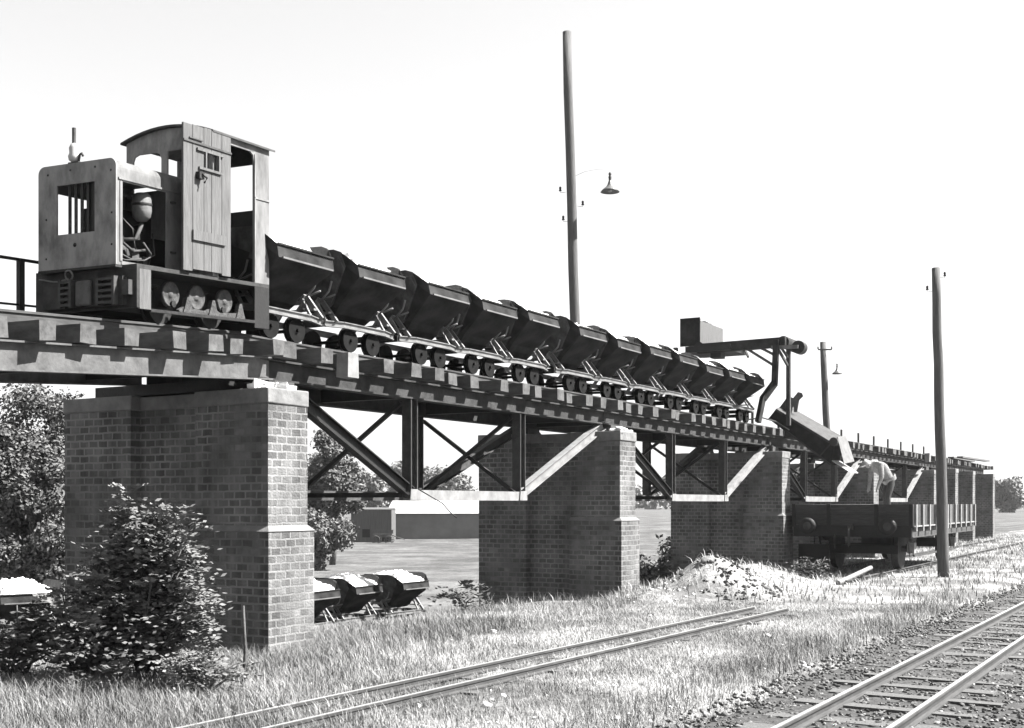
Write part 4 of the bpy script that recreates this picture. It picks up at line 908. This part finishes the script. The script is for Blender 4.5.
# ------------------------------------------------------------------ workman bending in the wagon
def workman():
    base = MV @ Vector((21.1, -1.5, ZF + ztW + .13))
    fz = base.z; fwd = Vector((-.96, -.28, 0)).normalized(); side = Vector((-fwd.y, fwd.x, 0))
    def W(f, s_, z): return fwd * f + side * s_ + Vector((0, 0, z))
    root = thing('person', 'workman bending forward in the goods wagon wearing a pale shirt and cap', 'person', Matrix.Translation(base))
    vts = []; ed = []; rd_ = []
    def add(p, r, par=None): vts.append(p); rd_.append(r); (ed.append((par, len(vts) - 1)) if par is not None else None); return len(vts) - 1
    pel = add(W(-.05, 0, .93), .155); sp1 = add(W(.06, 0, 1.08), .15, pel); sp2 = add(W(.18, 0, 1.22), .19, sp1); ch_ = add(W(.31, 0, 1.33), .19, sp2); nk = add(W(.46, 0, 1.36), .065, ch_)
    hd = add(W(.55, 0, 1.32), .09, nk); add(W(.62, 0, 1.25), .085, hd)
    for sg_ in (-1, 1):
        sh = add(W(.33, sg_ * .19, 1.29), .085, ch_); el = add(W(.33, sg_ * .25, 1.01), .062, sh); wr = add(W(.40, sg_ * .20, .78), .036, el); pm = add(W(.42, sg_ * .19, .71), .038, wr)
        for q in range(4):
            k1 = add(W(.43 + .004 * q, sg_ * (.155 + q * .022), .65), .0095, pm); add(W(.44, sg_ * (.155 + q * .022), .615 + .006 * abs(q - 1.5)), .008, k1)
        th = add(W(.40, sg_ * .145, .69), .011, pm); add(W(.41, sg_ * .13, .655), .009, th)
        hp = add(W(-.05, sg_ * .10, .87), .10, pel); kn = add(W(.04 + .05 * sg_, sg_ * .13, .49), .07, hp); an = add(W(-.03 + .05 * sg_, sg_ * .13, .09), .045, kn); he = add(W(.06 + .05 * sg_, sg_ * .14, .04), .042, an); add(W(.17 + .05 * sg_, sg_ * .15, .03), .035, he)
    me = bpy.data.meshes.new('body_skel'); me.from_pydata([tuple(v) for v in vts], ed, []); me.update()
    o = bpy.data.objects.new('body_skel', me); col.objects.link(o)
    sm = o.modifiers.new('skin', 'SKIN'); sm.use_smooth_shade = True; sb = o.modifiers.new('sub', 'SUBSURF'); sb.levels = 2; sb.render_levels = 2
    if not me.skin_vertices: pass
    for i, r_ in enumerate(rd_): me.skin_vertices[0].data[i].radius = (r_, r_)
    me.skin_vertices[0].data[0].use_root = True
    dg = bpy.context.evaluated_depsgraph_get(); dg.update(); ev = o.evaluated_get(dg); nm = bpy.data.meshes.new_from_object(ev)
    bpy.data.objects.remove(o); nm.materials.clear()
    for q in ('shirt', 'trousers', 'skin'): nm.materials.append(M[q])
    hc = W(.585, 0, 1.285)
    for p_ in nm.polygons:
        c = p_.center; f_ = c.dot(fwd); mi = 0
        if c.z < .92 - f_ * .6 and f_ < .24: mi = 1
        if c.z < .06 and f_ < .4: mi = 1
        if (c - hc).length < .14 or (f_ > .3 and c.z < .80): mi = 2
        p_.material_index = mi; p_.use_smooth = True
    b = bpy.data.objects.new('body', nm); col.objects.link(b); b.parent = root
    # ear + nose as small bumps belong to the head; cap
    m = MB(); ax = (hc - W(.46, 0, 1.36)); c = hc + Vector((0, 0, .03)) + fwd * .01
    m.lathe([(0, .10), (.05, .095), (.09, .06), (.105, .01), (.108, -.01), (.10, -.012)], c, 18, axis=(fwd * .45 + Vector((0, 0, .9)))); m.box(c + fwd * .13 - Vector((0, 0, .05)), (.11, .16, .012), orient(fwd * .9 - Vector((0, 0, .5)))); m.build('cap', M['hat'], root)
    m = MB(); m.lathe([(0, .03), (.015, .015), (.02, 0)], hc + fwd * .085 - Vector((0, 0, .05)), 8, axis=fwd)
    for sg_ in (-1, 1): m.lathe([(0, .02), (.02, .012), (.03, 0)], hc + side * sg_ * .085, 10, axis=side * sg_)
    m.build('face_features', M['skin'], root)
    m = MB(); n_ = 16; ring0 = [W(-.05 + .02, 0, .0)] 
    m.lathe([(.165, -.10), (.185, -.02), (.19, .03)], W(-.02, 0, .98), 18, axis=(W(.06, 0, 1.08) - W(-.05, 0, .93))); m.build('shirt_tail', M['shirt'], root)
workman()

# ------------------------------------------------------------------ buildings
def shed(name, label, x0, x1, Y0, Y1, zb, zw, zr, wallm, roofm, ov=.3, ridge='x', win=()):
    b = thing(name, label, 'shed', Matrix.Translation((x0, Y0, zb))); L = x1 - x0; D = Y1 - Y0
    m = MB(); m.bb(0, L, 0, D, 0, zw - zb); m.build('wall', wallm, b)
    m = MB(); h0 = zw - zb + .01; h1 = zr - zb
    m.add([(-ov, -ov, h0), (L + ov, -ov, h0), (L + ov, D + ov, h0), (-ov, D + ov, h0), (-ov, D / 2, h1), (L + ov, D / 2, h1)], [(0, 1, 5, 4), (2, 3, 4, 5), (0, 4, 3), (1, 2, 5), (0, 3, 2, 1)]); m.build('roof', roofm, b)
    for (a, c, z0, z1) in win:
        m = MB(); m.bb(a, c, -.06, -.002, z0, z1); m.build('opening', M['black'], b)  # solid black slab; the dark of the inside is only its colour
    return b
Yb = 100
def xw(px, Yd): return (px - 512) / F * Yd
def zw_(py, Yd): return EYE + (HY - py) * Yd / F
shed('long_shed', 'long low shed with a white roof beyond the field', xw(388, Yb), xw(540, Yb), Yb, Yb + 16, -1.62, zw_(513.5, Yb), zw_(500, Yb) + .35, M['shed_wall'], M['roofing'], ov=.2)
Yc = 95
bb2 = shed('wooden_barn', 'dark wooden barn at the left end of the long shed', xw(351, Yc), xw(391.5, Yc), Yc, Yc + 3.5, -1.62, zw_(509.5, Yc), zw_(507.5, Yc), M['shed_dark'], M['shed_dark'], ov=.05, win=((.9, 1.5, .5, 1.15), (2.3, 3.0, .2, .5)))

ct = thing('farm_cart', 'small dark farm cart standing beside the wooden barn', 'cart', Matrix.Translation((xw(383, 93.5), 93.5, -1.6)))
m = MB(); m.box((0, 0, .75), (1.5, .9, .08)); m.box((0, -.45, .95), (1.5, .05, .3)); m.box((0, .45, .95), (1.5, .05, .3)); m.build('cart_bed', M['shed_dark'], ct)
for x in (-.5, .5):
    for y in (-.5, .5):
        m = MB(); m.lathe([(.30, -.03), (.34, -.03), (.34, .03), (.30, .03), (.30, -.03)], (x, y, .34), 18, axis=(0, 1, 0))
        for k in range(4): a_ = k * math.pi / 4; m.beam((x - .31 * math.cos(a_), y, .34 - .31 * math.sin(a_)), (x + .31 * math.cos(a_), y, .34 + .31 * math.sin(a_)), .03, .03)
        m.build('wheel', M['shed_dark'], ct)
m = MB(); m.tube([(.7, 0, .7), (1.2, 0, .5), (1.7, 0, .35)], .04); m.build('drawbar', M['shed_dark'], ct)
# ------------------------------------------------------------------ vegetation
def leaf_cloud(centres, radii, n, size, aspect=.5, droop=0, shell=.0):
    c = np.asarray(centres); r_ = np.asarray(radii)
    if r_.ndim == 1: r_ = np.repeat(r_[:, None], 3, 1)
    wgt = r_.prod(1) ** .8; wgt = wgt / wgt.sum(); k = rng.choice(len(c), n, p=wgt)
    d = rng.normal(size=(n, 3)); d /= np.linalg.norm(d, axis=1)[:, None]; rad = rng.random(n) ** (1 / 3 if not shell else shell)
    p = c[k] + d * r_[k] * rad[:, None] * (1 + rng.normal(0, .12, (n, 1)))
    nn = d * .6 + rng.normal(0, .6, (n, 3)) + np.array([0, 0, .5]); nn /= np.linalg.norm(nn, axis=1)[:, None]
    a = np.cross(nn, rng.normal(size=(n, 3))); a /= np.linalg.norm(a, axis=1)[:, None]; b = np.cross(nn, a)
    s = size * rng.uniform(.6, 1.4, (n, 1)); a = a * s; b = b * s * aspect
    fold = nn * s * .15
    v = np.stack([p - a, p - b + fold * 0, p + a, p + b], 1).reshape(-1, 3); f = np.arange(n * 4)
    return v, f
def tree(name, label, cat_, base, clumps, n, size, mat_, trunk_r=.15, group=None, aspect=.55, shell=.6):
    """clumps: list of (centre world, radius)"""
    t_ = thing(name, label, cat_, group=group); base = Vector(base)
    v, f = leaf_cloud([c for c, r_ in clumps], [r_ for c, r_ in clumps], n, size, aspect, shell=shell)
    raw_mesh('crown', v, f, 4, mat_, parent=t_)
    if trunk_r:
        m = MB(); cs_ = np.array([tuple(c) for c, _ in clumps]); top = Vector(cs_.mean(0)); mid = base.lerp(top, .45)
        m.tube([base - Vector((0, 0, .2)), base.lerp(mid, .5) + Vector((trunk_r * .5, 0, 0)), mid], trunk_r, 9, taper=.65)
        for c, r_ in random.sample(clumps, min(len(clumps), 9)): c = Vector(c); m.tube([mid, mid.lerp(c, .5) + Vector((random.uniform(-.1, .1), 0, .1)) * trunk_r * 4, c], trunk_r * .4, 6, taper=.3)
        m.build('trunk', M['bark'], t_)
    return t_
def blob_clumps(c, rx, ry, rz, n, r0, r1, hollow=.55):
    out = []; c = np.array(c, float)
    for _ in range(n):
        d = rng.normal(size=3); d /= np.linalg.norm(d); q = c + d * np.array([rx, ry, rz]) * rng.uniform(hollow, 1); out.append((Vector(q), rng.uniform(r0, r1)))
    return out
# left tall trees behind the first pier
def bigtree(px, py_top, px_w, Yd, label, n, size, kind='broadleaf_tree', matn='foliage', group=None, py_bot=560):
    ztop = zw_(py_top, Yd); x = xw(px, Yd); hw = px_w / F * Yd / 2; zb = hz(x, Yd); zbot = max(zw_(py_bot, Yd), zb + .4); zc = (ztop + zbot) / 2; rz = (ztop - zbot) / 2
    if Yd > 150: zc = (ztop + zb) / 2; rz = (ztop - zb) / 2 * 1.1
    cl = blob_clumps((x, Yd, zc), hw * .78, hw * .7, rz * .82, 40, hw * .22, hw * .42, .35)
    return tree(kind, label, 'tree', (x, Yd, zb), cl, n, size, M[matn], trunk_r=max(.08, hw * .09), group=group)
bigtree(54, 352, 130, 27, 'loose crowned tree rising behind the left edge of the first pier', 26000, .05, py_bot=600)
bigtree(6, 388, 95, 24, 'dense tree cut by the left edge of the view', 26000, .045, py_bot=610)
bigtree(38, 440, 110, 22.5, 'lower spreading tree behind the left bushes', 26000, .045, py_bot=615)
bigtree(332, 408, 78, 62, 'tall tree seen just right of the first pier under the truss', 20000, .11, matn='foliage', py_bot=545)
bigtree(405, 461, 55, 210, 'round distant tree behind the long shed, left one', 6000, .38, matn='foliage_far', group='distant trees', py_bot=512)
bigtree(450, 463, 60, 215, 'wide distant tree behind the long shed, right one', 6000, .38, matn='foliage_far', group='distant trees', py_bot=512)
bigtree(370, 470, 40, 190, 'small distant tree behind the wooden barn', 4000, .35, matn='foliage_far', group='distant trees', py_bot=508)
bigtree(1008, 476, 40, 200, 'pale distant tree at the far right horizon', 5000, .35, matn='foliage_far', group='distant trees', py_bot=520)
bigtree(1040, 484, 50, 220, 'distant tree at the right edge of the horizon', 5000, .35, matn='foliage_far', group='distant trees', py_bot=518)
# low far wood line
cl = []
for px in range(-150, 1500, 14):
    Yd = 330 + random.uniform(-30, 60); cl.append((Vector((xw(px, Yd), Yd, 1.5 + random.uniform(0, 1.5))), random.uniform(3, 5.5)))
v, f = leaf_cloud([c for c, _ in cl], [r_ for _, r_ in cl], 14000, .9, .6); raw_mesh('distant_wood', v, f, 4, M['foliage_far'], kind='stuff', label='low line of woodland along the horizon', cat='woodland')
# field hedge and weeds seen between second and third piers and at the right edge
def bush(px, py_base, Yd, w_, h_, n, size, label, matn='foliage', group=None, cat_='bush', kind='bush'):
    x = xw(px, Yd); zb = hz(x, Yd); cl = blob_clumps((x, Yd, zb + h_ * .5), w_ / 2 * .8, w_ / 2 * .7, h_ * .42, 14, h_ * .13, h_ * .26, .2)
    return tree(kind, label, cat_, (x, Yd, zb), cl, n, size, M[matn], trunk_r=.03, group=group)
bush(323, 548, 57, 3.4, 3.0, 12000, .10, 'rounded bush standing in the field left of the wooden barn', 'foliage_lt')
bush(655, 540, 33, 3.2, 1.9, 2500, .07, 'bush seen between the second and third brick piers', 'foliage_lt')
bush(700, 540, 36, 3.0, 1.8, 2000, .07, 'bush behind the third brick pier', 'foliage')
# pinnate-leaved bush in front of pier
def pinnate_bush(base, H, Wd, nst, label, leaf=.05, name='elder_bush', matn='foliage_lt', cat_='bush', dens=1.0):
    t_ = thing(name, label, cat_); base = Vector(base); V_ = []; stems = MB(); LF = []
    for i in range(nst):
        a = random.uniform(0, 2 * math.pi); rr = Wd / 2 * math.sqrt(random.random()); hh = H * (1 - .62 * (rr / (Wd / 2)) ** 2) * random.uniform(.72, 1.03)
        tip = base + Vector((rr * math.cos(a), rr * math.sin(a) * .7, hh)); mid = base.lerp(tip, .5) + Vector((random.uniform(-.1, .1), random.uniform(-.1, .1), .12 * H)) * .5
        b0 = base + Vector((random.uniform(-.15, .15), random.uniform(-.1, .1), 0)) * Wd * .4
        if i % 3 == 0: stems.tube([b0, mid, tip], .012 + .006 * H, 5, taper=.3)
        nfr = int((7 + hh * 6) * dens)
        for k in range(nfr):
            f_ = random.uniform(.18, 1) ** .7; p = (b0.lerp(mid, f_ * 2) if f_ < .5 else mid.lerp(tip, f_ * 2 - 1))
            az = random.uniform(0, 6.28); out = Vector((math.cos(az), math.sin(az), random.uniform(-.35, .95))).normalized(); L_ = random.uniform(.14, .30) * (leaf / .05)
            sd = out.cross(Vector((0, 0, 1))).normalized(); up = sd.cross(out)
            npair = 5
            for j in range(npair + 1):
                q0 = p + out * L_ * (.25 + .75 * j / npair) - Vector((0, 0, 1)) * L_ * .35 * (j / npair) ** 2
                for sg_ in ((-1, 1) if j < npair else (0,)):
                    d_ = (sd * sg_ + out * (.45 if sg_ else 1)).normalized(); d_ += Vector((0, 0, random.uniform(-.3, .2))); ln = leaf * random.uniform(.8, 1.25); wv = d_.cross(up + Vector((random.uniform(-.9, .9), random.uniform(-.9, .9), random.uniform(-.3, .6)))).normalized() * ln * .30
                    LF += [tuple(q0), tuple(q0 + d_ * ln * .45 + wv), tuple(q0 + d_ * ln), tuple(q0 + d_ * ln * .45 - wv)]
    raw_mesh('foliage', np.array(LF), np.arange(len(LF)), 4, M[matn], parent=t_); stems.build('stems', M['bark'], t_); return t_
pinnate_bush((xw(148, 10.3), 10.3, 0), 1.80, 1.2, 84, 'feathery-leaved bush before the shaded face of the first pier', leaf=.058, dens=1.4)
pinnate_bush((xw(100, 10.0), 10.0, 0), .85, 1.2, 22, 'low dark bush left of the feathery bush', leaf=.07, matn='foliage')
pinnate_bush((xw(78, 10.6), 10.6, 0), 1.08, .8, 18, 'pale shrub between the left edge and the feathery bush', leaf=.055, dens=1.2)
pinnate_bush((xw(15, 10.4), 10.4, 0), .72, 1.0, 18, 'low shrub at the left edge before the parked wagon', leaf=.06, matn='foliage')
pinnate_bush((xw(205, 9.9), 9.9, 0), .48, .8, 16, 'low leafy weeds at the foot of the first pier', leaf=.045, name='weed_clump', cat_='weeds')
pinnate_bush((xw(466, 18.5), 18.5, hz(xw(466, 18.5), 18.5)), .62, .5, 7, 'small leafy sapling left of the second pier', leaf=.085, name='sapling', matn='foliage', cat_='sapling', dens=.7)
pinnate_bush((xw(810, 25.0), 24.6, 0), .6, 1.1, 12, 'weeds at the foot of the third pier by the wagon', leaf=.06, name='weed_clump', cat_='weeds', matn='foliage')
# hazel stick by pier
m = MB(); m.tube([gp(243, 690, .0), gp(243, 690, 0) + Vector((.02, 0, .35)), gp(243, 690, 0) + Vector((.0, .02, .72))], .018, taper=.5); m.build('stick', M['bark'], label='thin bare stick upright before the first pier', cat='stick')

# grass blades
def grass_material(name, lo, hi):
    m, t, N, L, P = new_mat(name)
    tc = N.new("ShaderNodeTexCoord"); n = N.new("ShaderNodeTexNoise"); n.inputs["Scale"].default_value = .55; n.inputs["Detail"].default_value = 8; n.inputs["Roughness"].default_value = .65; L.new(tc.outputs["Object"], n.inputs[0])
    r = N.new("ShaderNodeMapRange"); L.new(n.outputs[0], r.inputs[0]); r.inputs[1].default_value = .4; r.inputs[2].default_value = .62; r.inputs[3].default_value = lo; r.inputs[4].default_value = hi
    ge = N.new("ShaderNodeNewGeometry"); mr = N.new("ShaderNodeMapRange"); L.new(ge.outputs["Random Per Island"], mr.inputs[0]); mr.inputs[3].default_value = .75; mr.inputs[4].default_value = 1.2
    mu = N.new("ShaderNodeMath"); mu.operation = 'MULTIPLY'; L.new(r.outputs[0], mu.inputs[0]); L.new(mr.outputs[0], mu.inputs[1]); L.new(mu.outputs[0], P.inputs["Base Color"])
    P.inputs["Roughness"].default_value = .7; P.inputs["Specular IOR Level"].default_value = .2
    return m
def blades(P3, h, w, lean=.5):
    n = len(P3); az = rng.uniform(0, 2 * np.pi, n); h = h * rng.uniform(.45, 1.25, n); w = w * rng.uniform(.7, 1.3, n)
    d = np.stack([np.cos(az), np.sin(az), np.zeros(n)], -1); sd = np.stack([-np.sin(az), np.cos(az), np.zeros(n)], -1); ln = rng.uniform(.1, 1, n)[:, None] * lean
    up = np.array([0, 0, 1.0]); p = P3
    m1 = p + (up * .55 + d * ln * .25) * h[:, None]; tp = p + (up * .95 + d * ln * .95) * h[:, None]
    v = np.stack([p - sd * w[:, None], p + sd * w[:, None], m1 + sd * w[:, None] * .7, m1 - sd * w[:, None] * .7, tp], 1).reshape(-1, 3)
    b = np.arange(n)[:, None] * 5; f = np.concatenate([b, b + 1, b + 2, b + 3, b + 2], 1)
    tri = np.concatenate([b + 0, b + 1, b + 2, b + 0, b + 2, b + 3, b + 3, b + 2, b + 4], 1).reshape(-1)
    return v, tri
def in_track(x, y):
    q = np.stack([x - c0.x, y - c0.y], -1); b = q[:, 0] * nR.x + q[:, 1] * nR.y; return b
def sample(n, ylo, yhi, xpad=40):
    # roughly even on the ground inside the view wedge
    Yd = np.sqrt(rng.uniform(ylo ** 2, yhi ** 2, n)); px = rng.uniform(-xpad, 1024 + xpad, n); return (px - 512) / F * Yd, Yd
def cull(x, y, mode):
    t, s = (x - O.x) * U.x + (y - O.y) * U.y, (x - O.x) * V.x + (y - O.y) * V.y
    keep = np.ones(len(x), bool); b = in_track(x, y)
    keep &= ~((b > -1.0 + .2 * np.sin(y * 2.1)) & (b < 1.3)); keep &= ~((b >= 1.3) & (rng.random(len(x)) < .75))
    q = (x - c1.x) * nM.x + (y - c1.y) * nM.y; a_ = (x - c1.x) * dM.x + (y - c1.y) * dM.y
    keep &= ~((np.abs(np.abs(q) - .25) < .025)); keep &= ~((np.abs(np.abs(q) - .25) < .06) & (rng.random(len(x)) < .5) & (a_ < 14))
    m_ = np.exp(-(((t - 12.0) / 1.2) ** 2 + ((s + .8) / .7) ** 2)); keep &= rng.random(len(x)) > m_ * .6
    for pt in pier_t: keep &= ~((t > pt - .06) & (t < pt + .68) & (s > -.06) & (s < 3.05))
    return keep, t, s
M['grass_dry'] = grass_material('dry_grass', .14, .30); M['grass_mid'] = grass_material('meadow_grass', .085, .20)
x, y = sample(380000, 7.2, 19); k, t, s = cull(x, y, 0)
pat = (np.sin(x * 1.9 + 1.3 * np.sin(y * 1.1)) + np.sin(y * 1.7 + x * .8)) * .25 + .5
left = np.clip((.2 - x) / 4, 0, 1)
k &= rng.random(len(x)) < (.45 + .55 * np.clip(pat + left, 0, 1))
x, y, s, t = x[k], y[k], s[k], t[k]; hgt = .03 + .045 * rng.random(len(x)) + .13 * np.clip((-.3 - x) / 4, 0, 1) + .05 * (np.abs(s + .3) < .4)
dry = rng.random(len(x)) < np.clip(.35 + (x + .5) * .3, .2, .95)
for sel, mt, nm, lb in ((dry, 'grass_dry', 'dry_grass', 'pale dry grass covering the near ground'), (~dry, 'grass_mid', 'meadow_grass', 'longer darker grass around the near piers')):
    P3 = np.stack([x[sel], y[sel], height(x[sel], y[sel]) - .01], -1); v, f = blades(P3, hgt[sel], .0028, 1.3)
    raw_mesh(nm, v, f, 3, M[mt], kind='stuff', label=lb, cat='grass')
x, y = sample(70000, 19, 60); k, t, s = cull(x, y, 0); k &= (s < 8); x, y, s = x[k], y[k], s[k]
P3 = np.stack([x, y, height(x, y) - .01], -1); v, f = blades(P3, .08 + .10 * rng.random(len(x)), .009, 1.2)
raw_mesh('far_grass', v, f, 3, M['grass_dry'], kind='stuff', label='dry grass farther along the viaduct', cat='grass')
# tall seed-head tufts near first pier, along ballast edge
x, y = sample(60000, 7.4, 20); b = in_track(x, y); t, s = (x - O.x) * U.x + (y - O.y) * U.y, (x - O.x) * V.x + (y - O.y) * V.y
k = ((np.abs(b + 1.55) < .3) & (rng.random(len(x)) < .8)) | ((s > -1.4) & (s < .2) & (t < 1.5) & (rng.random(len(x)) < .75)) | ((x < -1.6) & (y > 8) & (s < 0) & (rng.random(len(x)) < .45)) | ((s > .2) & (s < 3) & (rng.random(len(x)) < .3)) | ((np.abs(s + .2) < .3) & (rng.random(len(x)) < .35))
for pt in pier_t: k &= ~((t > pt - .06) & (t < pt + .68) & (s > -.06) & (s < 3.05))
x, y, s = x[k], y[k], s[k]
P3 = np.stack([x, y, height(x, y) - .01], -1); v, f = blades(P3, .11 + .13 * rng.random(len(x)), .003, 1.0)
raw_mesh('tall_grass', v, f, 3, M['grass_mid'], kind='stuff', label='tall grass along the ballast edge and round the pier foot', cat='grass')

# ------------------------------------------------------------------ haze
hm = bpy.data.materials.new('summer_haze'); hm.use_nodes = True; n_ = hm.node_tree; n_.nodes.clear()
vo = n_.nodes.new('ShaderNodeVolumePrincipled'); vo.inputs['Color'].default_value = (.95, .95, .95, 1); vo.inputs['Density'].default_value = .00016; vo.inputs['Anisotropy'].default_value = .2
ho = n_.nodes.new('ShaderNodeOutputMaterial'); n_.links.new(vo.outputs[0], ho.inputs['Volume'])
m = MB(); m.bb(-3100, 3100, -160, 4100, -3.2, 32); m.build('haze', hm, kind='stuff')
